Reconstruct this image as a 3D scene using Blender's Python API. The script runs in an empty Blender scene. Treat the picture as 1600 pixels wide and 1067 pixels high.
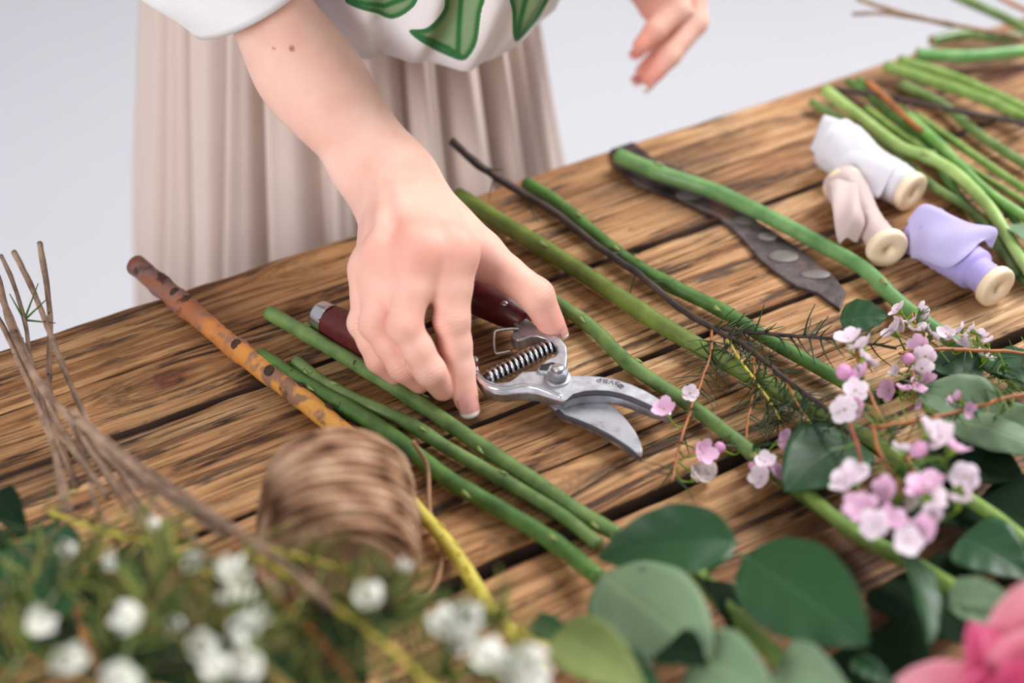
import bpy, bmesh, math, random
import numpy as np
from mathutils import Vector, Matrix, noise
R = math.radians
C = bpy.context.scene.collection
T = 0.80                      # table top height
H = 0.53                      # camera above the table
F = 2222.2                    # focal length in pixels of the 1600 px frame (50 mm lens)
PIT = R(41.0)

# ------------------------------------------------------------------ camera, world, light, exposure
cam_d = bpy.data.cameras.new('camera'); cam = bpy.data.objects.new('camera', cam_d); C.objects.link(cam)
cam.location = (0, 0, T + H); cam.rotation_euler = (R(90) - PIT, 0, 0)
cam_d.lens = 50; cam_d.sensor_width = 36; cam_d.clip_start = 0.02
cam_d.dof.use_dof = True; cam_d.dof.focus_distance = 0.785; cam_d.dof.aperture_fstop = 2.8
S = bpy.context.scene; S.camera = cam
S.view_settings.view_transform = 'Standard'; S.view_settings.look = 'None'
S.view_settings.gamma = 1; S.view_settings.use_curve_mapping = False
S.view_settings.exposure = 0.5
W = bpy.data.worlds.new('world'); S.world = W; W.use_nodes = True
bg = W.node_tree.nodes['Background']; bg.inputs[0].default_value = (0.96, 0.965, 1.0, 1); bg.inputs[1].default_value = 0.37
def area(name, loc, target, size, power, col=(1, 1, 1)):
    l = bpy.data.lights.new(name, 'AREA'); l.size = size; l.energy = power; l.color = col
    o = bpy.data.objects.new(name, l); C.objects.link(o); o.location = loc
    o.rotation_euler = (Vector(target) - Vector(loc)).to_track_quat('-Z', 'Y').to_euler()
    return o
area('window_and_fill_light', (1.5, 1.75, 2.5), (0.15, 0.8, T), 1.3, 64, (1.0, 0.985, 0.965))  # light from the window at the right
area('window_and_fill_light', (-1.25, -1.1, 1.75), (-0.1, 0.9, T), 0.9, 29, (0.99, 0.985, 1.0))  # added camera-side fill to brighten skirt and blouse, no window known there

# ------------------------------------------------------------------ helpers
def dirv(px, py):
    x = (px - 800) / F; v = (533.5 - py) / F
    return np.array([x, math.cos(PIT) + v * math.sin(PIT), -math.sin(PIT) + v * math.cos(PIT)])
def U(px, py, h=0.0):          # point seen at a pixel, h metres above the table top
    d = dirv(px, py); t = (h - H) / d[2]
    return Vector((d[0] * t, d[1] * t, T + h))
def D(px, py, depth):          # point seen at a pixel, at a depth
    d = dirv(px, py) * depth
    return Vector((d[0], d[1], d[2] + T + H))
def proj(P):                   # world points -> pixels (numpy)
    P = np.asarray(P, float) - np.array([0, 0, T + H])
    z = P[:, 1] * math.cos(PIT) - P[:, 2] * math.sin(PIT); up = P[:, 1] * math.sin(PIT) + P[:, 2] * math.cos(PIT)
    return 800 + F * P[:, 0] / z, 533.5 - F * up / z
PD = Vector((0.869, 0.495, 0)).normalized()     # plank direction
PN = Vector((-PD.y, PD.x, 0))                   # away from the viewer, across the planks

def tag(o, label=None, cat=None, group=None, kind=None):
    if label: o['label'] = label
    if cat: o['category'] = cat
    if group: o['group'] = group
    if kind: o['kind'] = kind
    return o
def empty(name, loc, label, cat, group=None):
    o = bpy.data.objects.new(name, None); C.objects.link(o); o.location = loc; o.empty_display_size = 0.02
    return tag(o, label, cat, group)
def mesh_obj(name, verts, faces, mat=None, parent=None, smooth=True):
    me = bpy.data.meshes.new(name); me.from_pydata([tuple(v) for v in verts], [], faces); me.update()
    if smooth: me.polygons.foreach_set('use_smooth', [True] * len(me.polygons))
    o = bpy.data.objects.new(name, me); C.objects.link(o)
    if mat: me.materials.append(mat)
    if parent:
        o.parent = parent
        m = parent.matrix_basis
        q = parent
        inv = Matrix.Translation(-Vector(world_loc(parent)))
        me.transform(inv)
    return o
def world_loc(o):
    l = Vector((0, 0, 0))
    while o: l += o.location; o = o.parent
    return l
class MB:
    def __init__(s): s.v = []; s.f = []; s.uv = None; s.tone = []
    def add(s, v, f, tone=0.5):
        n = len(s.v); s.v += [Vector(p) for p in v]; s.f += [tuple(i + n for i in q) for q in f]; s.tone += [tone] * len(v)
    def build(s, name, mat, parent=None, smooth=True):
        o = mesh_obj(name, s.v, s.f, mat, parent, smooth)
        a = o.data.attributes.new('tone', 'FLOAT', 'POINT'); a.data.foreach_set('value', s.tone)
        return o
def smooth_path(pts, n=8):
    pts = [Vector(p) for p in pts]
    if len(pts) < 3:
        return [pts[0].lerp(pts[-1], i / n) for i in range(n + 1)]
    out = []
    P = [pts[0] * 2 - pts[1]] + pts + [pts[-1] * 2 - pts[-2]]
    for i in range(1, len(P) - 2):
        a, b, c, d = P[i - 1], P[i], P[i + 1], P[i + 2]
        for k in range(n):
            t = k / n
            out.append(0.5 * ((2 * b) + (c - a) * t + (2 * a - 5 * b + 4 * c - d) * t * t + (3 * b - a - 3 * c + d) * t ** 3))
    out.append(pts[-1]); return out
def frames(path):
    T_ = []
    for i in range(len(path)):
        a = path[max(i - 1, 0)]; b = path[min(i + 1, len(path) - 1)]
        t = (b - a); T_.append(t.normalized() if t.length > 1e-9 else Vector((0, 0, 1)))
    u = T_[0].cross(Vector((0, 0, 1)));
    if u.length < 1e-3: u = Vector((1, 0, 0))
    u.normalize(); out = []
    for t in T_:
        u = (u - t * u.dot(t)); u.normalize(); out.append((t, u, t.cross(u)))
    return out
def tube_data(path, rad, sides=10, cap=True, bumpy=0.0, seed=0):
    fr = frames(path); v = []; f = []; n = len(path); rnd = random.Random(seed)
    for i, p in enumerate(path):
        r = rad(i / (n - 1)) if callable(rad) else rad
        for k in range(sides):
            a = 2 * math.pi * k / sides
            rr = r * (1 + (bumpy * noise.noise(Vector(p) * 90 + Vector((math.cos(a), math.sin(a), seed)) * 0.8) if bumpy else 0))
            v.append(p + (fr[i][1] * math.cos(a) + fr[i][2] * math.sin(a)) * rr)
    for i in range(n - 1):
        for k in range(sides):
            k2 = (k + 1) % sides
            f.append((i * sides + k, (i + 1) * sides + k, (i + 1) * sides + k2, i * sides + k2))
    if cap:
        f.append(tuple(range(sides))); f.append(tuple((n - 1) * sides + k for k in reversed(range(sides))))
    return v, f
def blob_data(c, r, seg=10, rings=7, ax=None, squash=(1, 1, 1)):
    c = Vector(c); v = []; f = []
    q = Vector((0, 0, 1)).rotation_difference(Vector(ax).normalized()) if ax is not None else None
    for i in range(rings + 1):
        th = math.pi * i / rings
        for k in range(seg):
            a = 2 * math.pi * k / seg
            p = Vector((math.sin(th) * math.cos(a) * squash[0], math.sin(th) * math.sin(a) * squash[1], math.cos(th) * squash[2])) * r
            if q: p = q @ p
            v.append(c + p)
    for i in range(rings):
        for k in range(seg):
            k2 = (k + 1) % seg
            f.append((i * seg + k, (i + 1) * seg + k, (i + 1) * seg + k2, i * seg + k2))
    return v, f
def lathe_data(a, ax, prof, seg=32):     # prof: list of (t along axis, radius)
    a = Vector(a); ax = Vector(ax).normalized(); u = ax.cross(Vector((0, 0, 1)))
    if u.length < 1e-3: u = Vector((1, 0, 0))
    u.normalize(); w = ax.cross(u); v = []; f = []
    for (t, r) in prof:
        for k in range(seg):
            an = 2 * math.pi * k / seg
            v.append(a + ax * t + (u * math.cos(an) + w * math.sin(an)) * r)
    n = len(prof)
    for i in range(n - 1):
        for k in range(seg):
            k2 = (k + 1) % seg
            f.append((i * seg + k, i * seg + k2, (i + 1) * seg + k2, (i + 1) * seg + k))
    return v, f
def prism(name, top, thick, mat, parent, bevel=0.0008, seg=2):   # top: list of world points (polygon), extruded straight down
    bm = bmesh.new(); vs = [bm.verts.new(p) for p in top]; fc = bm.faces.new(vs)
    bm.normal_update()
    if fc.normal.z < 0: fc.normal_flip()
    r = bmesh.ops.extrude_face_region(bm, geom=[fc])
    for e in r['geom']:
        if isinstance(e, bmesh.types.BMVert): e.co.z -= thick
    bmesh.ops.recalc_face_normals(bm, faces=bm.faces)
    if bevel:
        bm.normal_update()
        es = [e for e in bm.edges if len(e.link_faces) == 2 and e.calc_face_angle(0) > R(50)]
        bmesh.ops.bevel(bm, geom=es, offset=bevel, segments=seg, affect='EDGES', profile=0.6)
    bmesh.ops.triangulate(bm, faces=[f for f in bm.faces if len(f.verts) > 4])
    me = bpy.data.meshes.new(name); bm.to_mesh(me); bm.free()
    me.transform(Matrix.Translation(-world_loc(parent)))
    me.materials.append(mat); o = bpy.data.objects.new(name, me); C.objects.link(o); o.parent = parent
    me.polygons.foreach_set('use_smooth', [True] * len(me.polygons))
    m = o.modifiers.new('wn', 'WEIGHTED_NORMAL')
    m.keep_sharp = True
    return o

# ------------------------------------------------------------------ materials
def srgb(r, g, b):
    f = lambda c: (c / 255 / 12.92) if c / 255 <= 0.04045 else ((c / 255 + 0.055) / 1.055) ** 2.4
    return (f(r), f(g), f(b), 1)
class NT:
    def __init__(s, name, rough=0.5, metal=0.0, spec=0.5):
        s.m = bpy.data.materials.new(name); s.m.use_nodes = True; s.t = s.m.node_tree
        s.b = s.t.nodes['Principled BSDF']; s.b.inputs['Roughness'].default_value = rough
        s.b.inputs['Metallic'].default_value = metal; s.b.inputs['Specular IOR Level'].default_value = spec
    def n(s, typ, **kw):
        x = s.t.nodes.new(typ)
        for k, v in kw.items(): setattr(x, k, v)
        return x
    def l(s, a, b): s.t.links.new(a, b)
    def attr(s, name): return s.n('ShaderNodeAttribute', attribute_name=name)
    def coord(s, scale=(1, 1, 1), out='Object', rot=(0, 0, 0)):
        c = s.n('ShaderNodeTexCoord'); m = s.n('ShaderNodeMapping'); m.inputs['Scale'].default_value = scale; m.inputs['Rotation'].default_value = rot
        s.l(c.outputs[out], m.inputs['Vector']); return m.outputs[0]
    def noise(s, vec, scale, detail=3, rough=0.5, dist=0.0):
        x = s.n('ShaderNodeTexNoise'); x.inputs['Scale'].default_value = scale; x.inputs['Detail'].default_value = detail
        x.inputs['Roughness'].default_value = rough; x.inputs['Distortion'].default_value = dist
        if vec is not None: s.l(vec, x.inputs['Vector'])
        return x.outputs[0]
    def ramp(s, fac, stops, interp='LINEAR'):
        x = s.n('ShaderNodeValToRGB'); r = x.color_ramp; r.interpolation = interp
        while len(r.elements) < len(stops): r.elements.new(0.5)
        for e, (p, c) in zip(r.elements, stops): e.position = p; e.color = c if len(c) == 4 else (*c, 1)
        s.l(fac, x.inputs[0]); return x.outputs[0]
    def mix(s, fac, a, b, mode='MIX'):
        x = s.n('ShaderNodeMix', data_type='RGBA', blend_type=mode)
        for sock, val in ((x.inputs[0], fac), (x.inputs[6], a), (x.inputs[7], b)):
            if isinstance(val, (float, int)): sock.default_value = val
            elif isinstance(val, tuple): sock.default_value = val
            else: s.l(val, sock)
        return x.outputs[2]
    def math(s, op, a, b=0.0, clamp=False):
        x = s.n('ShaderNodeMath', operation=op, use_clamp=clamp)
        for sock, val in ((x.inputs[0], a), (x.inputs[1], b)):
            if isinstance(val, (float, int)): sock.default_value = val
            else: s.l(val, sock)
        return x.outputs[0]
    def bump(s, h, strength=0.3, dist=0.001):
        x = s.n('ShaderNodeBump'); x.inputs['Strength'].default_value = strength; x.inputs['Distance'].default_value = dist
        s.l(h, x.inputs['Height']); s.l(x.outputs[0], s.b.inputs['Normal'])
    def col(s, c):
        if isinstance(c, tuple): s.b.inputs['Base Color'].default_value = c
        else: s.l(c, s.b.inputs['Base Color'])
        return s
BW = lambda v: (v, v, v, 1)
def simple(name, c, rough=0.5, metal=0.0, var=0.12, scale=60, bump=0.0, spec=0.5, sss=0.0, trans=0.0):
    k = NT(name, rough, metal, spec); vec = k.coord()
    c2 = tuple(min(1, x * (1 - var)) for x in c[:3]) + (1,); c1 = tuple(min(1, x * (1 + var)) for x in c[:3]) + (1,)
    nn = k.noise(vec, scale, 4)
    k.col(k.ramp(nn, [(0.3, c2), (0.7, c1)]))
    if bump: k.bump(nn, bump)
    if sss: k.b.inputs['Subsurface Weight'].default_value = sss; k.b.inputs['Subsurface Radius'].default_value = (0.004, 0.003, 0.002); k.b.inputs['Subsurface Scale'].default_value = 1.0
    if trans: add_trans(k, trans)
    return k.m
def add_trans(k, w, colour=None):
    tr = k.n('ShaderNodeBsdfTranslucent'); mx = k.n('ShaderNodeMixShader'); mx.inputs[0].default_value = w
    out = k.t.nodes['Material Output']
    bc = k.b.inputs['Base Color']
    if bc.is_linked: k.l(bc.links[0].from_socket, tr.inputs[0])
    else: tr.inputs[0].default_value = bc.default_value
    k.l(k.b.outputs[0], mx.inputs[1]); k.l(tr.outputs[0], mx.inputs[2]); k.l(mx.outputs[0], out.inputs[0])
#@@MATS
def wood_mat():
    k = NT('aged_wood', 0.62, 0, 0.35)
    tc = k.n('ShaderNodeTexCoord'); sep = k.n('ShaderNodeSeparateXYZ'); k.l(tc.outputs['Object'], sep.inputs[0])
    warp = k.attr('warp').outputs['Fac']; plank = k.attr('plank').outputs['Fac']; knot = k.attr('knot').outputs['Fac']; stain = k.attr('stain').outputs['Fac']
    y = k.math('ADD', sep.outputs[1], warp)
    def co(sx, sy, off=0.0):
        cb = k.n('ShaderNodeCombineXYZ')
        k.l(k.math('ADD', k.math('MULTIPLY', sep.outputs[0], sx), k.math('MULTIPLY', plank, 3.7 + off)), cb.inputs[0])
        k.l(k.math('MULTIPLY', y, sy), cb.inputs[1]); k.l(k.math('MULTIPLY', plank, 1.3 + off), cb.inputs[2]); return cb.outputs[0]
    broad = k.noise(co(3.0, 26), 1, 6, 0.6, 0.3)
    grain = k.noise(co(11, 260), 1, 5, 0.6, 0.15)
    fine = k.noise(co(45, 1100, 2), 1, 3, 0.6)
    streak = k.noise(co(9, 130, 5), 1, 6, 0.66, 0.35)
    patch = k.noise(co(13, 40, 9), 1, 5, 0.7)
    spots = k.noise(co(40, 90, 11), 1, 3, 0.55)
    crack = k.noise(co(3.5, 90, 7), 1, 3, 0.5, 0.2)
    base = k.ramp(broad, [(0.28, srgb(132, 90, 56)), (0.42, srgb(178, 130, 85)), (0.56, srgb(204, 158, 110)), (0.72, srgb(224, 190, 148))])
    g = k.ramp(grain, [(0.34, srgb(120, 86, 60)), (0.46, srgb(205, 186, 166)), (0.56, BW(1.0))])
    c = k.mix(0.75, base, g, 'MULTIPLY')
    fg = k.ramp(fine, [(0.3, BW(0.55)), (0.6, BW(1.0))]); c = k.mix(0.7, c, fg, 'MULTIPLY')
    # dark weathered streaks, where the patch noise allows them
    st = k.ramp(streak, [(0.52, BW(0)), (0.59, BW(1))]); pm = k.ramp(patch, [(0.42, BW(0.05)), (0.54, BW(1))])
    sm = k.math('MULTIPLY', st, pm)
    c = k.mix(k.math('MULTIPLY', sm, 0.88), c, srgb(52, 32, 22))
    sp = k.ramp(spots, [(0.66, BW(0)), (0.74, BW(1))]); c = k.mix(k.math('MULTIPLY', sp, 0.55), c, srgb(60, 38, 26))
    # thin cracks along the grain
    cd = k.math('ABSOLUTE', k.math('SUBTRACT', crack, 0.5)); cm = k.ramp(cd, [(0.0, BW(1)), (0.012, BW(0))])
    cm2 = k.math('MULTIPLY', cm, k.ramp(patch, [(0.45, BW(0)), (0.55, BW(1))]))
    c = k.mix(cm2, c, srgb(30, 18, 12))
    c = k.mix(k.ramp(stain, [(0.0, BW(0)), (1.0, BW(1))]), c, srgb(44, 28, 22))
    kc = k.ramp(k.noise(k.coord(), 160, 4), [(0.3, srgb(40, 16, 12)), (0.65, srgb(122, 62, 48))])
    c = k.mix(knot, c, kc)
    k.col(c)
    h = k.math('SUBTRACT', k.math('ADD', k.math('MULTIPLY', grain, 0.6), k.math('MULTIPLY', fine, 0.35)), k.math('ADD', k.math('MULTIPLY', cm2, 0.9), k.math('MULTIPLY', sm, 0.35)))
    k.bump(h, 0.75, 0.0016)
    rr = k.ramp(grain, [(0.3, BW(0.75)), (0.7, BW(0.5))]); k.l(rr, k.b.inputs['Roughness'])
    return k.m
M = {}
M['wood'] = wood_mat()
def skin_mat():
    k = NT('skin', 0.56, 0, 0.3); red = k.attr('red').outputs['Fac']; vec = k.coord()
    n1 = k.noise(vec, 38, 4); n2 = k.noise(vec, 900, 3)
    c = k.ramp(n1, [(0.3, srgb(230, 180, 162)), (0.7, srgb(240, 200, 184))])
    c = k.mix(red, c, srgb(226, 140, 124))
    mole = k.attr('mole').outputs['Fac']; c = k.mix(mole, c, srgb(150, 84, 60))
    k.col(c); k.b.inputs['Subsurface Weight'].default_value = 0.25
    k.b.inputs['Subsurface Radius'].default_value = (0.006, 0.0025, 0.0015); k.b.inputs['Subsurface Scale'].default_value = 1.0
    wt = k.math('ADD', k.attr('wt').outputs['Fac'], k.math('MULTIPLY', k.math('SUBTRACT', k.noise(vec, 220, 3), .5), .003))
    wave = k.math('ABSOLUTE', k.math('SINE', k.math('MULTIPLY', wt, 1500.0)))
    cre = k.math('MULTIPLY', k.math('POWER', k.math('SUBTRACT', 1.0, wave), 3.0), k.attr('wr').outputs['Fac'])
    k.bump(k.math('SUBTRACT', k.math('ADD', k.math('MULTIPLY', n2, 0.10), k.math('MULTIPLY', k.noise(vec, 260, 3), .2)), k.math('MULTIPLY', cre, 1.6)), 0.45, 0.0006); return k.m
M['skin'] = skin_mat()
def nail_mat():
    k = NT('painted_nail', 0.12, 0, 0.6); t = k.attr('tone').outputs['Fac']
    k.col(k.ramp(t, [(0.0, srgb(224, 160, 152)), (0.82, srgb(222, 158, 150)), (0.86, srgb(250, 240, 236)), (1.0, srgb(252, 245, 240))]))
    k.b.inputs['Coat Weight'].default_value = 0.6; k.b.inputs['Coat Roughness'].default_value = 0.05; return k.m
M['nail'] = nail_mat()
def cloth_mat(name, c, weave=900, rough=0.85, trans=0.15):
    k = NT(name, rough, 0, 0.2); vec = k.coord(); n = k.noise(vec, weave, 2)
    k.col(k.mix(0.08, c, k.ramp(n, [(0.3, BW(0.6)), (0.7, BW(1))]), 'MULTIPLY')); k.bump(n, 0.15, 0.0006)
    k.b.inputs['Sheen Weight'].default_value = 0.25
    if trans: add_trans(k, trans)
    return k.m
M['skirt'] = cloth_mat('skirt_cloth', srgb(226, 206, 195))
M['blouse_white'] = cloth_mat('blouse_cloth', srgb(250, 251, 254))
def print_mat():
    k = NT('leaf_print_cloth', 0.8, 0, 0.2); p = k.attr('print').outputs['Fac']; vec = k.coord()
    n = k.noise(vec, 60, 3)
    g = k.ramp(p, [(0.30, srgb(252, 252, 255)), (0.42, srgb(74, 138, 84)), (0.60, srgb(52, 118, 68)), (0.78, srgb(130, 166, 120)), (1.0, srgb(148, 178, 138))])
    k.col(k.mix(k.math('MULTIPLY', n, 0.25), g, k.mix(0.5, g, BW(0.3), 'MULTIPLY')))
    add_trans(k, 0.12); return k.m
M['print'] = print_mat()
M['white_paint'] = simple('white_plaster', srgb(206, 205, 211), 0.85, var=0.015, scale=3)
def metal(name, c, rough, var=0.2, scale=90, bump=0.05):
    k = NT(name, rough, 1.0); vec = k.coord(); n = k.noise(vec, scale, 6, 0.65); n2 = k.noise(vec, scale * 0.25, 3)
    c1 = tuple(x * (1 - var) for x in c[:3]) + (1,)
    k.col(k.ramp(n, [(0.35, c1), (0.6, c)])); k.l(k.ramp(n2, [(0.3, BW(rough * 0.7)), (0.7, BW(min(1, rough * 1.5)))]), k.b.inputs['Roughness'])
    k.bump(n, bump, 0.0005); return k.m
M['steel'] = metal('brushed_steel', srgb(188, 188, 194), 0.42, .28, 160, .12)
def blade_mat():
    k = NT('stained_blade_steel', 0.3, 1.0); vec = k.coord(); n = k.noise(vec, 75, 5, 0.6, 0.4); n2 = k.noise(vec, 500, 2)
    k.col(k.ramp(n, [(0.30, srgb(92, 76, 70)), (0.42, srgb(164, 162, 166)), (0.6, srgb(206, 208, 216))])); k.l(k.ramp(n, [(0.3, BW(0.55)), (0.6, BW(0.3))]), k.b.inputs['Roughness']); k.bump(n2, 0.06, 0.0004); return k.m
M['blade'] = blade_mat()
M['chrome'] = metal('polished_chrome', srgb(218, 218, 222), 0.2, 0.05, 200, 0.0)
M['dark_steel'] = metal('dark_steel', srgb(70, 68, 74), 0.35)
M['engrave'] = simple('engraved_mark', srgb(96, 92, 98), 0.7)
M['grip'] = simple('oxblood_grip', srgb(88, 30, 30), 0.38, var=0.25, scale=300, bump=0.15)
M['iron'] = None
def iron_mat():
    k = NT('worn_iron', 0.5, 0.35); vec = k.coord(); n = k.noise(vec, 38, 5, 0.6); n2 = k.noise(vec, 24, 3)
    c = k.ramp(n, [(0.3, srgb(40, 34, 34)), (0.5, srgb(74, 62, 62)), (0.68, srgb(112, 98, 96))])
    c = k.mix(k.ramp(n2, [(0.56, BW(0)), (0.64, BW(0.8))]), c, srgb(124, 84, 66)); k.col(c)
    k.l(k.ramp(n, [(0.3, BW(0.28)), (0.7, BW(0.65))]), k.b.inputs['Roughness']); k.bump(n, 0.4, 0.002); return k.m
M['iron'] = iron_mat()
M['worn_patch'] = simple('worn_bare_metal', srgb(106, 97, 94), 0.5, 0.2, var=0.25, scale=120)
_sm = {}
def stem_mat(name, c1, c2, spot=0.35, rough=0.38, stretch=True):
    if name in _sm: return _sm[name]
    k = NT(name, rough, 0, 0.5); vec = k.coord(); n = k.noise(vec, 55, 4, 0.6); s = k.noise(vec, 150, 3, 0.5); t = k.attr('tone').outputs['Fac']
    c = k.ramp(n, [(0.3, c1), (0.7, c2)])
    k.b.inputs['Subsurface Weight'].default_value = 0.0
    c = k.mix(k.math('MULTIPLY', k.ramp(s, [(0.66, BW(0)), (0.72, BW(1))]), spot), c, srgb(56, 40, 26))
    k.col(c); k.bump(n, 0.25, 0.0012)
    _sm[name] = k.m; return k.m
GREEN = stem_mat('green_stem', srgb(68, 96, 46), srgb(118, 146, 82))
BRIGHT = stem_mat('bright_green_stem', srgb(86, 124, 46), srgb(138, 168, 84))
DEEP = stem_mat('deep_green_stem', srgb(50, 84, 34), srgb(90, 130, 60), 0.8)
OLIVE = stem_mat('olive_stem', srgb(74, 88, 34), srgb(112, 130, 56), 0.2)
PALE = stem_mat('pale_green_stem', srgb(128, 162, 84), srgb(168, 196, 116), 0.1)
BROWN = stem_mat('dark_brown_twig', srgb(30, 20, 20), srgb(72, 50, 44), 0.4, 0.6)
GREYT = stem_mat('grey_brown_twig', srgb(82, 58, 48), srgb(172, 142, 118), 0.3, 0.7)
RUST = stem_mat('russet_twig', srgb(130, 70, 40), srgb(186, 118, 62), 0.2, 0.55)
YELT = stem_mat('yellow_green_stem', srgb(176, 158, 52), srgb(212, 198, 88), 0.5, 0.5)
CUT = simple('cut_end', srgb(150, 128, 84), 0.8, var=0.2, scale=300)
NODE = simple('stem_node', srgb(136, 150, 84), 0.6, var=0.25, scale=300)
DNODE = simple('dark_scar', srgb(60, 36, 24), 0.7, var=0.3, scale=300)
def bark_mat():
    k = NT('orange_peeling_bark', 0.5, 0, 0.4); vec = k.coord(); n = k.noise(vec, 42, 5, 0.6, 0.5); n2 = k.noise(vec, 90, 4)
    t = k.attr('tone').outputs['Fac']
    ta = k.math('ADD', t, k.math('MULTIPLY', k.math('SUBTRACT', n, 0.5), 0.7))
    c = k.ramp(ta, [(0.0, srgb(128, 74, 54)), (0.35, srgb(160, 98, 62)), (0.6, srgb(204, 132, 62)), (1.0, srgb(222, 160, 78))])
    c = k.mix(k.ramp(n2, [(0.50, BW(0)), (0.58, BW(0.8))]), c, srgb(126, 96, 88)); c = k.mix(k.ramp(k.noise(vec, 60, 3), [(0.60, BW(0)), (0.66, BW(0.9))]), c, srgb(58, 32, 26))
    k.col(c); k.bump(n2, 0.4, 0.0015); return k.m
M['bark'] = bark_mat()
def leaf_mat(name, top, under, vein, rough=0.36, trans=0.18):
    k = NT(name, rough, 0, 0.5); uv = k.n('ShaderNodeUVMap'); sep = k.n('ShaderNodeSeparateXYZ'); k.l(uv.outputs[0], sep.inputs[0])
    ac = k.math('ABSOLUTE', k.math('SUBTRACT', sep.outputs[1], 0.5))
    mid = k.ramp(ac, [(0.0, BW(1)), (0.018, BW(0.6)), (0.04, BW(0))])
    sv = k.math('ABSOLUTE', k.math('SUBTRACT', k.math('FRACT', k.math('MULTIPLY', k.math('SUBTRACT', sep.outputs[0], k.math('MULTIPLY', ac, 0.7)), 8.0)), 0.5))
    svm = k.ramp(sv, [(0.0, BW(0.3)), (0.05, BW(0))])
    m = k.math('MAXIMUM', mid, svm)
    geo = k.n('ShaderNodeNewGeometry'); n = k.noise(k.coord(), 60, 3)
    base = k.mix(geo.outputs['Backfacing'], top, under)
    base = k.mix(k.math('MULTIPLY', n, 0.45), base, k.mix(1.0, base, BW(0.55), 'MULTIPLY'))
    c = k.mix(k.math('MULTIPLY', m, 0.45), base, vein); k.col(c)
    k.bump(k.math('SUBTRACT', n, k.math('MULTIPLY', m, 0.6)), 0.25, 0.001); add_trans(k, trans); return k.m
M['leaf_dark'] = leaf_mat('dark_rose_leaf', srgb(34, 80, 38), srgb(110, 138, 104), srgb(56, 96, 60), .45)
M['leaf_mid'] = leaf_mat('mid_rose_leaf', srgb(38, 84, 44), srgb(110, 138, 104), srgb(70, 112, 66), .45)
M['leaf_pale'] = leaf_mat('pale_leaf_underside', srgb(122, 150, 114), srgb(122, 150, 114), srgb(152, 174, 122), 0.6)
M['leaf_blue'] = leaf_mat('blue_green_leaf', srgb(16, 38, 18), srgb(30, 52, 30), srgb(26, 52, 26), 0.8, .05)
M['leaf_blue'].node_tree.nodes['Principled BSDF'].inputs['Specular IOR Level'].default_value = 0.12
M['leaf_olive'] = leaf_mat('olive_leaf', srgb(134, 150, 84), srgb(150, 162, 100), srgb(166, 176, 116), 0.5)
M['needle'] = stem_mat('dark_needles', srgb(28, 44, 24), srgb(52, 76, 36), 0.0, 0.5)
def needle_mat(name, stops):
    k = NT(name, .5, 0, .4); k.col(k.ramp(k.attr('tone').outputs['Fac'], stops)); return k.m
M['needle_w'] = needle_mat('mixed_olive_needles', [(0.0, srgb(20, 32, 14)), (0.35, srgb(44, 66, 26)), (0.6, srgb(92, 112, 44)), (0.8, srgb(138, 140, 62)), (1.0, srgb(112, 80, 50))])
M['needle_b'] = needle_mat('fresh_needles', [(0.0, srgb(30, 54, 22)), (0.5, srgb(62, 96, 36)), (0.85, srgb(112, 138, 54)), (1.0, srgb(140, 140, 66))])
M['needle_y'] = stem_mat('yellowing_needles', srgb(104, 118, 40), srgb(166, 158, 64), 0.0, 0.5)
def petal_mat(name, c1, c2, rough=0.6, trans=0.25):
    k = NT(name, rough, 0, 0.3); t = k.attr('tone').outputs['Fac']; k.col(k.ramp(t, [(0.0, c1), (1.0, c2)])); add_trans(k, trans)
    k.bump(k.noise(k.coord(), 320, 3), 0.2, 0.0006); return k.m
M['petal_pink'] = petal_mat('pink_waxy_petal', srgb(230, 168, 208), srgb(242, 206, 230))
M['petal_blush'] = petal_mat('blush_waxy_petal', srgb(240, 214, 232), srgb(248, 238, 244))
M['petal_old'] = petal_mat('papery_petal', srgb(206, 190, 186), srgb(226, 214, 208))
M['petal_white'] = petal_mat('white_petal', srgb(236, 236, 222), srgb(250, 250, 244))
M['bud_pink'] = petal_mat('pink_bud', srgb(222, 150, 200), srgb(240, 186, 220))
M['calyx'] = simple('green_calyx', srgb(116, 146, 44), 0.45, var=0.3, scale=200)
M['rose'] = petal_mat('rose_petal_pink', srgb(212, 54, 112), srgb(232, 112, 154), 0.55, 0.25)
M['rose_light'] = petal_mat('rose_petal_light', srgb(222, 84, 134), srgb(240, 176, 186), 0.55, 0.25)
M['spool_wood'] = simple('pale_turned_wood', srgb(236, 214, 182), 0.5, var=0.06, scale=80)
M['rib_white'] = cloth_mat('white_silk_ribbon', srgb(238, 236, 244), 700, 0.6, 0.25)
M['rib_beige'] = cloth_mat('dusty_beige_ribbon', srgb(220, 200, 196), 700, 0.6, 0.25)
M['rib_lilac'] = cloth_mat('lilac_silk_ribbon', srgb(204, 194, 236), 700, 0.6, 0.25)
M['rib_lilac2'] = cloth_mat('lilac_ribbon_roll', srgb(184, 170, 232), 700, 0.6, 0.1)
def twine_mat():
    k = NT('jute_twine', 0.9, 0, 0.1); t = k.attr('tone').outputs['Fac']; n = k.noise(k.coord(), 420, 4)
    c = k.ramp(t, [(0.0, srgb(92, 62, 46)), (0.5, srgb(178, 138, 110)), (1.0, srgb(222, 188, 160))]); k.col(k.mix(k.math('MULTIPLY', n, 0.6), c, srgb(120, 88, 66)))
    k.bump(n, 0.8, 0.0012); return k.m
M['twine'] = twine_mat()
#@@MATS_END

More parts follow.
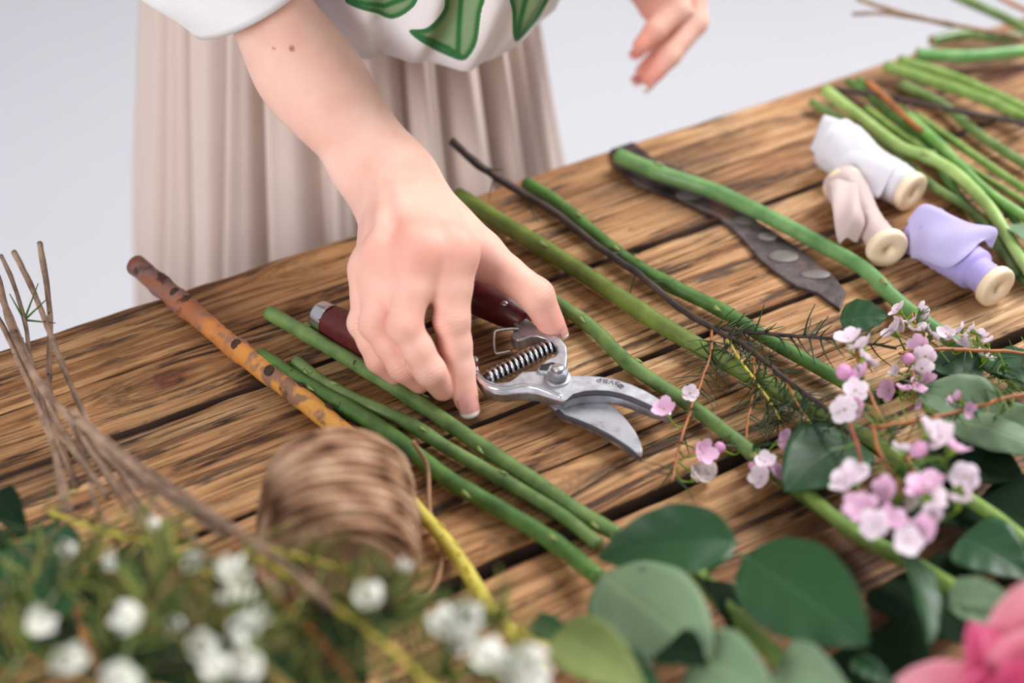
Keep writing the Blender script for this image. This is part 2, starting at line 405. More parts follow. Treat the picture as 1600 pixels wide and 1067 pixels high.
# ------------------------------------------------------------------ the setting
mb = MB(); mb.add([(-4, -3, 0), (5, -3, 0), (5, 4.2, 0), (-4, 4.2, 0)], [(0, 1, 2, 3)])
tag(mb.build('floor', M['white_paint']), kind='structure')
mb = MB(); mb.add([(-4, 4.2, 0), (5, 4.2, 0), (5, 4.2, 3.2), (-4, 4.2, 3.2)], [(0, 1, 2, 3)])
tag(mb.build('wall_back', M['white_paint']), kind='structure')

# ------------------------------------------------------------------ the table
def uv_of(p): return p.dot(PD), p.dot(PN)
tab = empty('wooden_table', (0, 0.7, 0), 'rustic wooden work table of worn, stained old planks with dark gaps', 'table')
def build_table():
    edge = [U(0, 540), U(560, 372), U(950, 237), U(1450, 62)]
    ve = sum(uv_of(p)[1] for p in edge) / 4
    va = sum(uv_of(U(*p))[1] for p in ((0, 752), (412, 599), (846, 437), (1187, 308))) / 4
    vb = sum(uv_of(U(*p))[1] for p in ((358, 816), (700, 681), (1060, 533), (1340, 419))) / 4
    vc = sum(uv_of(U(*p))[1] for p in ((649, 933), (800, 867), (980, 786), (1161, 712))) / 4
    v1 = sum(uv_of(U(*p))[1] for p in ((0, 656), (165, 582), (255, 549))) / 3; v2 = sum(uv_of(U(*p))[1] for p in ((684, 810), (863, 725), (1020, 652))) / 3
    print('plank v', ve, v1, va, vb, v2, vc)
    w = 0.12
    bounds = [(va + 0.0022, v1 - .0005), (v1 + .0003, ve), (vb + 0.0018, va - 0.0022), (vc + 0.0040, v2 - .0006), (v2 + .0005, vb - 0.0020), (vc - 0.125, vc - 0.0046), (vc - 0.27, vc - 0.131), (vc - 0.42, vc - 0.276)]
    PL = lambda i: 1
    knots = [(uv_of(U(262, 592)), 0.011, 0.75, 1.0), (uv_of(U(515, 402)), 0.010, 0.0, 0.35), (uv_of(U(1350, 320)), 0.012, 0.0, 0.2), (uv_of(U(1120, 760)), 0.012, 0.0, 0.1), (uv_of(U(1560, 110)), 0.02, 0.6, 1.0), (uv_of(U(840, 770)), 0.008, 0.0, 0.15)]
    stains = [(uv_of(U(1040, 265)), 0.05, 0.02, .75), (uv_of(U(1110, 315)), 0.035, 0.02, .75), (uv_of(U(60, 735)), 0.07, 0.010, .8), (uv_of(U(600, 430)), 0.02, 0.02, .3), (uv_of(U(840, 670)), 0.02, 0.006, .6), (uv_of(U(1350, 900)), 0.1, 0.05, .7), (uv_of(U(1480, 110)), 0.08, 0.02, .6), (uv_of(U(900, 760)), 0.03, 0.006, .5)]
    V = []; Fc = []; plank = []; warp = []; knot = []; stain = []
    u0, u1 = -0.75, 1.75; nu = 430
    for pi, (v0, v1) in enumerate(bounds):
        nv = max(18, int((v1 - v0) / .0024)); base = len(V)
        for i in range(nu + 1):
            u = u0 + (u1 - u0) * i / nu
            e0 = v0 + 0.0012 * noise.noise(Vector((u * 9, pi * 7.1, 0))) + 0.0012 * noise.noise(Vector((u * 45, pi * 7.1, 3)))
            e1 = v1 + (0.0012 if pi != 1 else 0.004) * noise.noise(Vector((u * 9, pi * 7.1 + 3.3, 0))) + 0.0012 * noise.noise(Vector((u * 45, pi * 3.1, 3)))
            if 0 < pi < 3: pass
            row = [(e0, -0.045), (e0, -0.012), (e0 + 0.0001, -0.0026)]
            for j in range(nv + 1):
                s = j / nv; s = s + .06 * math.sin(2 * math.pi * s) * -1; v = e0 + 0.0008 + (e1 - e0 - 0.0016) * s
                ed = min(s, 1 - s) * (e1 - e0)
                z = -0.0012 * math.exp(-ed / 0.0012)
                z += 0.0007 * noise.noise(Vector((u * 6, v * 60, pi * 5))) + 0.0004 * noise.noise(Vector((u * 14, v * 220, pi * 5))) - 0.0006
                z = min(z, 0)
                row.append((v, z))
            row += [(e1 - 0.0001, -0.0026), (e1, -0.012), (e1, -0.045)]
            for (v, z) in row:
                V.append((u, v, z)); plank.append(pi * 1.37 + 0.4)
                wv = 0.0035 * noise.noise(Vector((u * 5, v * 12, pi * 3.3))); kk = 0; ss = 0
                for (kc, kr, ks, kd) in knots:
                    du = (u - kc[0]); dv = v - kc[1]; rr = (du / 2.6) ** 2 + dv ** 2
                    g = math.exp(-rr / (2 * (kr * 1.1) ** 2)); wv += -math.copysign(1, dv) * 0.012 * g * (1 - math.exp(-abs(dv) / 0.003))
                    if ks:
                        ang = math.atan2(dv, du / 1.4); rad = math.hypot(du / 1.5, dv) / (kr * (0.62 + 0.45 * noise.noise(Vector((ang * 1.3, kc[0] * 9, 2)))))
                        kk = max(kk, ks * min(1, max(0, (1.25 - rad) * 2.5)))
                for (sc, su, sv, sa) in stains:
                    q = math.exp(-(((u - sc[0]) / su) ** 2 + ((v - sc[1]) / sv) ** 2)); q *= 0.75 + 0.6 * noise.noise(Vector((u * 30, v * 90, 8)))
                    ss = max(ss, min(0.9, max(0, q * sa * 1.2)))
                warp.append(wv); knot.append(kk); stain.append(ss)
        m = nv + 7
        for i in range(nu):
            for j in range(m - 1):
                a = base + i * m + j; Fc.append((a, a + m, a + m + 1, a + 1))
        Fc.append(tuple(base + j for j in range(m))); Fc.append(tuple(base + nu * m + j for j in reversed(range(m))))
        # underside
        Fc.append((base, base + m - 1, base + nu * m + m - 1, base + nu * m))
    V = np.array(V); P3 = np.array(PD)[None] * V[:, :1] + np.array(PN)[None] * V[:, 1:2]; P3[:, 2] = V[:, 2]
    me = bpy.data.meshes.new('tabletop'); me.from_pydata(V.tolist(), [], Fc); me.update()
    me.polygons.foreach_set('use_smooth', [True] * len(me.polygons))
    for nm, arr in (('plank', plank), ('warp', warp), ('knot', knot), ('stain', stain)):
        a = me.attributes.new(nm, 'FLOAT', 'POINT'); a.data.foreach_set('value', arr)
    me.materials.append(M['wood']); me.materials.append(simple('gap_shade_board_edge', srgb(66, 46, 34), 0.85, var=0.3, scale=40))  # second slot: shade of the gaps painted as dark colour on board sides
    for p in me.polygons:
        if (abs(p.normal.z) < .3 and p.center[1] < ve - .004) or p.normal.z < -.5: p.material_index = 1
    o = bpy.data.objects.new('tabletop', me); C.objects.link(o); o.parent = tab
    o.location = Vector((0, 0, T)) - tab.location; o.rotation_euler = (0, 0, math.atan2(PD.y, PD.x))
    # dark boards below, legs and an apron
    def box(nm, ua, ub, va_, vb_, z0, z1, mat):
        mb = MB(); pts = [PD * u + PN * v + Vector((0, 0, z)) for z in (z0, z1) for (u, v) in ((ua, va_), (ub, va_), (ub, vb_), (ua, vb_))]
        mb.add(pts, [(3, 2, 1, 0), (4, 5, 6, 7), (0, 1, 5, 4), (1, 2, 6, 5), (2, 3, 7, 6), (3, 0, 4, 7)]); return mb.build(nm, mat, tab, False)
    lw = simple('dark_old_wood', srgb(84, 58, 40), 0.7, var=0.3, scale=30)
    vf = bounds[-1][0]
    box('crossbar', u0 + .1, u0 + .18, vf + .02, ve - .02, T - .09, T - .0455, lw); box('crossbar', 0.62, 0.70, vf + .02, ve - .02, T - .09, T - .0455, lw); box('crossbar', u1 - .18, u1 - .1, vf + .02, ve - .02, T - .09, T - .0455, lw)
    for uu in (u0 + .1, u1 - .18):
        for vv in (vf + .03, ve - .11): box('leg', uu, uu + .08, vv, vv + .08, 0, T - .0905, lw)
    return ve
VE = build_table()
def strap():
    c5 = lambda x, y: (920 + .3 * x, 200 + .3 * y)
    up = [(110, 110), (230, 70), (330, 150), (480, 215), (560, 240), (690, 330), (800, 430), (1040, 590), (1270, 760), (1340, 850)]
    lo = [(1310, 945), (1190, 855), (1080, 820), (960, 740), (890, 680), (790, 560), (670, 455), (600, 430), (470, 372), (250, 290), (130, 190)]
    pts = [U(*c5(x, y), 0.0022) for x, y in up + lo]
    o = prism('iron_strap', pts, 0.0025, M['iron'], tab, 0.0007)
    o['label'] = 'dark worn iron strap nailed across the planks'
    for (x, y, r, l) in ((520, 350, .0065, 1.3), (585, 330, .0035, 1), (815, 480, .0055, 1.3), (930, 565, .0055, 1.2), (1015, 668, .008, 1.2), (1180, 760, .006, 1.6)):
        p = U(*c5(x, y), 0.0024)
        b, f = blob_data(p, r, 14, 8, None, (l, 0.8, 0.10)); mb = MB(); mb.add(b, f); q = mb.build('nail_head', M['worn_patch'], o)
strap()

#@@PERSON
# ------------------------------------------------------------------ SDF modelling for the body
def smin(a, b, k):
    h = np.clip(0.5 + 0.5 * (b - a) / k, 0, 1); return b + (a - b) * h - k * h * (1 - h)
def rcone(P, a, b, ra, rb):
    a = np.array(a, float); b = np.array(b, float); ba = b - a; L2 = ba @ ba
    h = np.clip(((P - a) @ ba) / L2, 0, 1)
    return np.linalg.norm(P - a - h[:, None] * ba, axis=1) - (ra + (rb - ra) * h)
def ellip(P, c, ax, r):        # ellipsoid with axis triplet
    Q = (P - np.array(c)) @ np.array(ax).T / np.array(r); n = np.linalg.norm(Q, axis=1); m = np.linalg.norm(Q / np.array(r), axis=1)
    return n * (n - 1) / np.maximum(m, 1e-9)
def flatcone(P, a, b, ra, rb, flat, nrm):   # round cone squeezed along nrm
    nrm = np.array(nrm, float); nrm /= np.linalg.norm(nrm); a = np.array(a, float); b = np.array(b, float)
    ax = b - a; ax /= np.linalg.norm(ax); nrm = nrm - ax * (nrm @ ax); nrm /= np.linalg.norm(nrm)
    ba = b - a; L = np.linalg.norm(ba); rel = P - a; h = np.clip(rel @ ba / (L * L), 0, 1)
    off = rel - h[:, None] * ba; dn = off @ nrm; off = off + nrm * (dn * (1 / flat - 1))[:, None]
    return (np.linalg.norm(off, axis=1) - (ra + (rb - ra) * h)) * (0.5 + 0.5 * flat)
def surface(fn, lo, hi, vox):
    lo = np.array(lo, float); hi = np.array(hi, float); B = 8
    nb = np.ceil((hi - lo) / (vox * B)).astype(int)
    g = np.stack(np.meshgrid(*[np.arange(n) for n in nb], indexing='ij'), -1).reshape(-1, 3)
    cen = lo + (g + 0.5) * vox * B
    d = np.concatenate([fn(cen[i:i + 200000]) for i in range(0, len(cen), 200000)])
    g = g[np.abs(d) < vox * B * 1.25]
    c9 = np.stack(np.meshgrid(*[np.arange(B + 1)] * 3, indexing='ij'), -1).reshape(-1, 3)
    G = (g[:, None] * B + c9[None]).reshape(-1, 3)
    Pw = lo + G * vox
    val = np.concatenate([fn(Pw[i:i + 200000]) for i in range(0, len(Pw), 200000)]).reshape(len(g), B + 1, B + 1, B + 1)
    cv = np.stack([val[:, a:a + B, b:b + B, c:c + B] for a in (0, 1) for b in (0, 1) for c in (0, 1)], -1)   # corner index a*4+b*2+c
    act = (cv.min(-1) < 0) & (cv.max(-1) >= 0)
    bi, x, y, z = np.nonzero(act); cv = cv[bi, x, y, z]; cell = g[bi] * B + np.stack([x, y, z], -1)
    corners = np.array([[a, b, c] for a in (0, 1) for b in (0, 1) for c in (0, 1)], float)
    acc = np.zeros((len(cell), 3)); cnt = np.zeros(len(cell))
    for i in range(8):
        for j in range(i + 1, 8):
            if np.abs(corners[i] - corners[j]).sum() == 1:
                va, vb = cv[:, i], cv[:, j]; m = (va < 0) != (vb < 0)
                t = np.where(m, va / np.where(m, va - vb, 1), 0)
                acc += m[:, None] * (corners[i] + (corners[j] - corners[i]) * t[:, None]); cnt += m
    V = lo + (cell + acc / cnt[:, None]) * vox
    NX = 1 << 20; key = lambda c: c[:, 0] * NX * NX + c[:, 1] * NX + c[:, 2]
    ks = key(cell.astype(np.int64)); order = np.argsort(ks); sk = ks[order]
    def find(c):
        kk = key(c); p = np.searchsorted(sk, kk); p = np.minimum(p, len(sk) - 1); ok = sk[p] == kk; return order[p], ok
    quads = []
    for ax, (o1, o2) in enumerate((((0, 1, 0), (0, 0, 1)), ((0, 0, 1), (1, 0, 0)), ((1, 0, 0), (0, 1, 0)))):
        va = cv[:, 0]; vb = cv[:, (4, 2, 1)[ax]]; m = (va < 0) != (vb < 0)
        c = cell[m].astype(np.int64); o1 = np.array(o1); o2 = np.array(o2)
        i0, k0 = find(c); i1, k1 = find(c - o1); i2, k2 = find(c - o1 - o2); i3, k3 = find(c - o2); ok = k0 & k1 & k2 & k3
        q = np.stack([i0, i1, i2, i3], -1)[ok]; fl = (va[m] < 0)[ok]
        q[~fl] = q[~fl][:, ::-1]; quads.append(q)
    return V, np.concatenate(quads)
def relax(V, Q, it=2):
    e = np.concatenate([Q[:, [0, 1]], Q[:, [1, 2]], Q[:, [2, 3]], Q[:, [3, 0]]])
    for _ in range(it):
        acc = np.zeros_like(V); n = np.zeros(len(V)); np.add.at(acc, e[:, 0], V[e[:, 1]]); np.add.at(acc, e[:, 1], V[e[:, 0]]); np.add.at(n, e[:, 0], 1); np.add.at(n, e[:, 1], 1)
        V = V * 0.45 + 0.55 * acc / np.maximum(n, 1)[:, None]
    return V

# ---- right hand and forearm: joints seen in the photo at (pixel x, pixel y, height above table)
J = dict(
    wrist=(614, 284, .062), elbow=(318, -150, .21), fore=(484, 118, .110),
    im=(706, 384, .078), ip=(706, 500, .046), id=(717, 576, .022), it=(729, 626, .0085),
    mm=(650, 382, .083), mp=(632, 510, .052), md=(672, 580, .030), mt=(692, 607, .016),
    rm=(600, 392, .076), rp=(590, 506, .044), rd=(630, 573, .026), rt=(656, 597, .014),
    pm=(577, 414, .064), pp=(568, 505, .036), pd=(592, 562, .022), pt=(616, 586, .012),
    tc=(664, 326, .048), tm=(746, 392, .050), ti=(838, 462, .034), tt=(862, 508, .017))
JW = {k: np.array(U(*v)) for k, v in J.items()}
def seglen(a, b): return round(float(np.linalg.norm(JW[a] - JW[b])) * 1000)
print('mm: index', seglen('im', 'ip'), seglen('ip', 'id'), seglen('id', 'it'), 'middle', seglen('mm', 'mp'), seglen('mp', 'md'), seglen('md', 'mt'), 'ring', seglen('rm', 'rp'), seglen('rp', 'rd'), seglen('rd', 'rt'),
      'pinky', seglen('pm', 'pp'), seglen('pp', 'pd'), seglen('pd', 'pt'), 'thumb', seglen('tc', 'tm'), seglen('tm', 'ti'), seglen('ti', 'tt'), 'palm', seglen('wrist', 'im'), seglen('wrist', 'mm'), seglen('wrist', 'pm'), 'kn', seglen('im', 'mm'), seglen('mm', 'rm'), seglen('rm', 'pm'), 'arm', seglen('wrist', 'elbow'))
UPV = np.array([0, 0, 1.0])
_w, _m = JW['wrist'], JW['mm']
ARMN = np.cross(JW['im'] - JW['pm'], JW['mm'] - JW['wrist']); ARMN /= np.linalg.norm(ARMN)
if ARMN[2] < 0: ARMN = -ARMN
def chain(P, pts, rads, k=0.003):
    d = None
    for i in range(len(pts) - 1):
        q = rcone(P, pts[i], pts[i + 1], rads[i], rads[i + 1]); d = q if d is None else smin(d, q, k)
    return d
def knuckle_wr(P, c, ax, up, s=.006):
    rel = P - c; t = rel @ ax; r2 = (rel ** 2).sum(1); side = np.clip((rel @ up) / 0.008, 0, 1)
    return 0.00035 * np.sin(t / 0.0021 * 2 * np.pi * 0.5) * np.exp(-r2 / (2 * (s + .002) ** 2)) * side
def hand_fn(P):
    w = JW['wrist']
    arm = flatcone(P, w, JW['fore'], .0250, .0258, .80, ARMN)
    arm = smin(arm, flatcone(P, JW['fore'], JW['elbow'], .0258, .034, .80, ARMN), .03)
    ac = np.cross(ARMN, (JW['mm'] - w)); ac /= np.linalg.norm(ac)
    if ac[0] > 0: ac = -ac        # towards the little-finger side
    ulna = w + ac * .0185 + ARMN * .0085 + (JW['fore'] - w) * .10
    arm = smin(arm, np.linalg.norm(P - ulna, axis=1) - .0085, .012)
    palm = None
    for nm, r0, r1 in (('im', .0135, .0118), ('mm', .0140, .0122), ('rm', .0138, .0115), ('pm', .0130, .0105)):
        m = JW[nm]; st = w + (m - w) * .06 - ARMN * .001
        q = rcone(P, st, m - ARMN * .0045, .0155, r1); palm = q if palm is None else smin(palm, q, .008)
    low = rcone(P, w + (JW['mm'] - w) * .35 - ARMN * .014, w + (JW['mm'] - w) * .75 - ARMN * .013, .018, .015)
    palm = smin(palm, low, .015)
    thenar = rcone(P, JW['tc'] - ARMN * .006, JW['tm'] - ARMN * .004, .0165, .0125)
    palm = smin(palm, thenar, .012)
    web = rcone(P, (JW['tm'] * .55 + w * .45), JW['im'] * .75 + w * .25 - ARMN * .006, .0085, .010)
    palm = smin(palm, web, .020)
    for nm in ('im', 'mm', 'rm', 'pm'):      # knuckle heads and tendons
        m = JW[nm]; palm = smin(palm, np.linalg.norm(P - (m + ARMN * .0002), axis=1) - .0076, .010)
        ten = rcone(P, w + (m - w) * .35 + ARMN * .0105, m + ARMN * .0065, .0018, .0024); palm = smin(palm, ten, .006)
    for a, b in (('i', 'm'), ('m', 'r'), ('r', 'p')):      # webs between the fingers
        s0 = (JW[a + 'm'] + JW[b + 'm']) / 2 - ARMN * .006; s1 = s0 * .60 + (JW[a + 'p'] + JW[b + 'p']) / 2 * .40 - ARMN * .002
        palm = smin(palm, rcone(P, s0, s1, .0095, .0070), .008)
    d = smin(arm, palm, .022)
    fg = None
    for ks, rr in ((('im', 'ip', 'id', 'it'), (.0112, .0094, .0083, .0066)), (('mm', 'mp', 'md', 'mt'), (.0112, .0089, .0082, .0068)),
                   (('rm', 'rp', 'rd', 'rt'), (.0106, .0091, .0080, .0064)), (('pm', 'pp', 'pd', 'pt'), (.0096, .0079, .0070, .0056))):
        pts = [JW[x] for x in ks]; m0 = pts[0] - ARMN * .004
        # slight waist between the joints
        mid = (m0 + pts[1]) / 2; mid2 = (pts[1] + pts[2]) / 2
        c = chain(P, [m0, mid, pts[1], mid2, pts[2], pts[3]], [rr[0], (rr[0] + rr[1]) / 2 * .985, rr[1] * 1.01, (rr[1] + rr[2]) / 2 * .975, rr[2], rr[3]])
        ax = pts[2] - pts[0]; ax /= np.linalg.norm(ax); up = pts[1] - (pts[0] + pts[2]) / 2; up = up - ax * (up @ ax); up /= np.linalg.norm(up)
        c = smin(c, np.linalg.norm(P - (pts[1] + up * .0012), axis=1) - rr[1] * .92, .003)
        fg = c if fg is None else smin(fg, c, .0012)
    d = smin(d, fg, .009)
    th = chain(P, [JW['tc'], JW['tm'], (JW['tm'] + JW['ti']) / 2, JW['ti'], JW['tt']], [.0145, .0118, .0098, .0098, .0078])
    tax = JW['tt'] - JW['tm']; tax /= np.linalg.norm(tax); tu = np.array([.5, .3, .8])
    d = smin(d, th, .008)
    return d
def arm_mesh():
    pts = np.array(list(JW.values())); lo = pts.min(0) - .05; hi = pts.max(0) + .05
    V, Q = surface(hand_fn, lo, hi, .0012); V = relax(V, Q, 1); return V, Q
# ---- left hand, blurred in the distance: thumb, index and middle finger pointing down
LD = 0.985
def LP(px, py, dd=0.0): return np.array(D(px, py, LD + dd))
L = dict(wrist=LP(1000, -110, .03), elbow=LP(830, -420, .08), im=LP(1052, -52, 0), ip=LP(1058, 14, 0), id=LP(1024, 48, -.004), it=LP(1001, 72, -.006),
         mm=LP(1075, -48, .012), mp=LP(1086, 34, .014), md=LP(1046, 86, .010), mt=LP(1016, 122, .008),
         rm=LP(1085, -50, .03), rp=LP(1084, 30, .036), rd=LP(1035, 80, .034), rt=LP(1005, 112, .03),
         pm=LP(1080, -60, .045), pp=LP(1070, 10, .055), pd=LP(1040, 40, .055), pt=LP(1020, 60, .05),
         tc=LP(1005, -60, -.005), tm=LP(1000, -25, .0), ti=LP(1022, 12, .012), tt=LP(1040, 28, .02))
def lhand_fn(P):
    d = rcone(P, L['wrist'], L['elbow'], .025, .038)
    for nm in ('im', 'mm', 'rm', 'pm'): d = smin(d, rcone(P, L['wrist'], L[nm], .018, .0115), .012)
    fg = None
    for a, rr in (('i', (.0105, .0092, .008, .0062)), ('m', (.0107, .0094, .0082, .0064)), ('r', (.010, .009, .0078, .006)), ('p', (.009, .008, .007, .0055))):
        c = chain(P, [L[a + 'm'], L[a + 'p'], L[a + 'd'], L[a + 't']], rr); fg = c if fg is None else smin(fg, c, .0012)
    d = smin(d, fg, .008)
    return smin(d, chain(P, [L['tc'], L['tm'], L['ti'], L['tt']], [.014, .0115, .010, .0075]), .012)
# ---- torso and legs, hidden by clothing
edge_mid = U(525, 372); FC = -PN                  # she faces across the table towards the viewer
PC = edge_mid + PN * 0.215 + PD * 0.104; PC.z = 0              # where she stands
hip = np.array(PC) + [0, 0, .93]; chest = np.array(PC + FC * .14) + [0, 0, 1.27]; pd_ = np.array(PD)
shR = chest - pd_ * .17 + [0, 0, .06]; shL = chest + pd_ * .17 + [0, 0, .06]
def torso_fn(P):
    d = rcone(P, hip - pd_ * .035, hip + pd_ * .035, .08, .08)
    d = smin(d, rcone(P, hip, chest, .095, .115), .06); d = smin(d, rcone(P, shR, shL, .05, .05), .06)
    d = smin(d, rcone(P, chest + [0, 0, .08], chest + np.array(FC) * .05 + [0, 0, .22], .055, .05), .04)
    for s, sh, el in ((-1, shR, JW['elbow']), (1, shL, L['elbow'])):
        d = smin(d, rcone(P, sh, el, .048, .038), .03)
        a = hip + pd_ * .055 * s - [0, 0, .04]; k = np.array(PC) + pd_ * .07 * s + [0, 0, .48]; f = np.array(PC) + pd_ * .09 * s + [0, 0, .06]
        d = smin(d, rcone(P, a, k, .062, .046), .03); d = smin(d, rcone(P, k, f, .05, .032), .02)
        d = smin(d, rcone(P, f - [0, 0, .02], f + np.array(FC) * .15 - [0, 0, .03], .034, .026), .02)
    return d
person = empty('person', PC, 'person in a white blouse with green leaf print and pleated beige skirt, holding secateurs', 'person')
def build_body():
    V1, Q1 = arm_mesh()
    pts = np.array(list(L.values())); V2, Q2 = surface(lhand_fn, pts.min(0) - .06, pts.max(0) + .06, .0022); V2 = relax(V2, Q2, 1)
    V3, Q3 = surface(torso_fn, np.array(PC) + [-.6, -.6, -.02], np.array(PC) + [.6, .45, 1.6], .009); V3 = relax(V3, Q3, 1)
    V = np.concatenate([V1, V2, V3]); Q = np.concatenate([Q1, Q2 + len(V1), Q3 + len(V1) + len(V2)])
    red = np.zeros(len(V)); mole = np.zeros(len(V))
    for nm, r, a in (('im', .012, .75), ('mm', .012, .8), ('rm', .010, .65), ('pm', .010, .45), ('ip', .008, .5), ('mp', .008, .5), ('rp', .008, .45), ('pp', .007, .45), ('it', .012, .55), ('mt', .014, .55), ('rt', .014, .55), ('pt', .013, .55), ('ti', .012, .4), ('tt', .016, .6), ('id', .007, .3), ('tm', .02, .12)):
        red = np.maximum(red, a * np.exp(-((V - JW[nm]) ** 2).sum(1) / (2 * (r * 1.1) ** 2)))
    for nm in ('it', 'mt', 'rt', 'ti', 'tt'): red = np.maximum(red, .8 * np.exp(-((V - L[nm]) ** 2).sum(1) / (2 * .013 ** 2)))
    for nm in ('im', 'mm', 'rm', 'pm', 'ip', 'mp', 'rp', 'pp', 'id', 'md', 'rd', 'pd', 'tm', 'ti'): red = np.maximum(red, .26 * np.exp(-((V - JW[nm]) ** 2).sum(1) / (2 * .024 ** 2)))
    red = np.maximum(red, .35 * np.exp(-((V - L['wrist']) ** 2).sum(1) / (2 * .06 ** 2)))
    px, py = proj(V1)
    for mx, my, r in ((456, 76, 5), (428, 75, 2.5)):
        top = V1[:, 2] > T + .1
        mole[:len(V1)] = np.maximum(mole[:len(V1)], np.clip((1.25 - np.hypot(px - mx, py - my) / r) * 1.5, 0, 1) * top * .8)
    wr = np.zeros(len(V)); wt = np.zeros(len(V))
    for a, b, c, r, up in (('im', 'ip', 'id', .0094, 1), ('mm', 'mp', 'md', .0089, 1), ('rm', 'rp', 'rd', .009, 1), ('pm', 'pp', 'pd', .008, 1), ('ip', 'id', 'it', .008, .7), ('mp', 'md', 'mt', .008, .7), ('rp', 'rd', 'rt', .008, .7), ('tm', 'ti', 'tt', .0098, .9)):
        p0, p1, p2 = JW[a], JW[b], JW[c]; ax = p2 - p0; ax /= np.linalg.norm(ax); u = p1 - (p0 + p2) / 2; u = u - ax * (u @ ax); u /= np.linalg.norm(u) + 1e-9
        if b == 'ti': u = np.array([.5, .1, .85])
        cc_ = p1 + u * r; rel = V - cc_; m = np.exp(-((rel @ ax) ** 2) / (2 * .0045 ** 2)) * np.exp(-((rel ** 2).sum(1)) / (2 * .008 ** 2)) * up
        sel = m > wr; wt = np.where(sel, rel @ ax + 2 * ((rel @ np.cross(ax, u)) ** 2) * 12 * np.sign(rel @ ax), wt); wr = np.where(sel, m, wr)
    o = mesh_obj('body', V.tolist(), Q.tolist(), M['skin'], person)
    for nm, arr in (('red', red), ('mole', mole), ('wr', wr), ('wt', wt)):
        a = o.data.attributes.new(nm, 'FLOAT', 'POINT'); a.data.foreach_set('value', arr)
build_body()
def nail(dst, tip, up, w, ln, over, fn=None):
    """curved nail plate on the last finger bone dst->tip, on the side 'up'."""
    a = Vector(dst); b = Vector(tip); ax = (b - a).normalized(); up = Vector(up); up = (up - ax * up.dot(ax)).normalized(); sd = ax.cross(up)
    mb = MB(); nu, nv = 14, 10
    vv = []
    for i in range(nu + 1):
        s = i / nu
        for j in range(nv + 1):
            t = (j / nv - .5) * 2
            hw = w * (0.93 + .07 * math.sin(min(1, s * 2) * math.pi / 2)) * (1 if s < .8 else math.sqrt(max(0.0, 1 - ((s - .8) / .2 * .55) ** 2)))
            if s < .2: hw *= math.sqrt(1 - ((.2 - s) / .2 * .75) ** 2)
            bow = 1 - t * t
            p = b + ax * (-ln + over + ln * s + (0.0008 * bow if s > .7 else -0.0008 * bow * (s < .3))) + sd * (hw * t * .98) + up * (w * .98 * (math.sqrt(max(0, 1.25 - t * t)) - .1) - .0016 * (s - .35) ** 2 * 2.2 + fn)
            vv.append(p)
    f = [(i * (nv + 1) + j, (i + 1) * (nv + 1) + j, (i + 1) * (nv + 1) + j + 1, i * (nv + 1) + j + 1) for i in range(nu) for j in range(nv)]
    mb.add(vv, f); mb.tone = [i / nu for i in range(nu + 1) for j in range(nv + 1)]
    o = mb.build('fingernail', M['nail'], person)
    m = o.modifiers.new('thick', 'SOLIDIFY'); m.thickness = .0006; m.offset = 1
    return o
vw = lambda k: np.array([0, 0, T + H]) - JW[k]
nail(JW['id'], JW['it'], vw('it') + np.array([.12, .0, 0]), .0060, .0160, .0085, .0010)
nail(JW['md'], JW['mt'], np.array([.35, .1, .75]), .0053, .012, .0085, .0013)
nail(JW['rd'], JW['rt'], np.array([.3, .1, .8]), .005, .011, .0085, .0013)
nail(JW['pd'], JW['pt'], np.array([.3, .1, .8]), .0044, .010, .008, .0011)
nail(JW['ti'], JW['tt'], np.array([.95, .1, .45]), .0060, .013, .009, .0016)
for a in 'imr': nail(L[a + 'd'], L[a + 't'], np.array([-.4, -.3, -.55]) if a != 'm' else np.array([.7, -.2, -.3]), .0052, .012, .010, .001)

def cloth_surface(name, rows, mat, parent, close=True, thick=.0012):
    n = len(rows[0]); V = [p for r in rows for p in r]; f = []
    for i in range(len(rows) - 1):
        for j in range(n if close else n - 1):
            j2 = (j + 1) % n; f.append((i * n + j, i * n + j2, (i + 1) * n + j2, (i + 1) * n + j))
    o = mesh_obj(name, V, f, mat, parent)
    m = o.modifiers.new('thick', 'SOLIDIFY'); m.thickness = thick; m.offset = 0
    return o
def skirt():
    rows = []; n = 720
    for i in range(46):
        z = 1.0 - (1.0 - .16) * i / 45; s = i / 45
        row = []
        for k in range(n):
            a = 2 * math.pi * k / n
            aa = a + .05 * noise.noise(Vector((math.cos(a) * 2, math.sin(a) * 2, 4))) + .035 * noise.noise(Vector((math.cos(a) * 3, math.sin(a) * 3, z * 2)))
            ph = aa * 27 + 2.2 * noise.noise(Vector((math.cos(a) * 5, math.sin(a) * 5, z * 1.2 + 7))); pl = (math.sin(ph) + .35 * math.sin(2 * ph + 1)) * (.75 + .8 * noise.noise(Vector((math.cos(a) * 4, math.sin(a) * 4, 9))))
            lf = noise.noise(Vector((math.cos(a) * 3.2, math.sin(a) * 3.2, z * .8)))
            A = .109 + .138 * min(s, .6) + .03 * max(0, s - .6); B = .120 + .012 * min(1, s * 2.5) + .05 * s
            off = (.0045 + .0150 * min(1, s * 2.5)) * pl + .012 * lf * min(1, s * 3)
            ca, sa = math.cos(a), math.sin(a)
            p = PC + PD * ((A + off) * ca) + PN * ((B + off) * sa); p.z = z
            row.append(p)
        rows.append(row)
    cloth_surface('pleated_skirt', rows, M['skirt'], person)
skirt()
def inpoly(px, py, poly):
    c = np.zeros(len(px), bool); n = len(poly)
    for i in range(n):
        x1, y1 = poly[i]; x2, y2 = poly[(i + 1) % n]
        m = ((y1 > py) != (y2 > py)) & (px < (x2 - x1) * (py - y1) / ((y2 - y1) if y2 != y1 else 1e-9) + x1); c ^= m
    return c
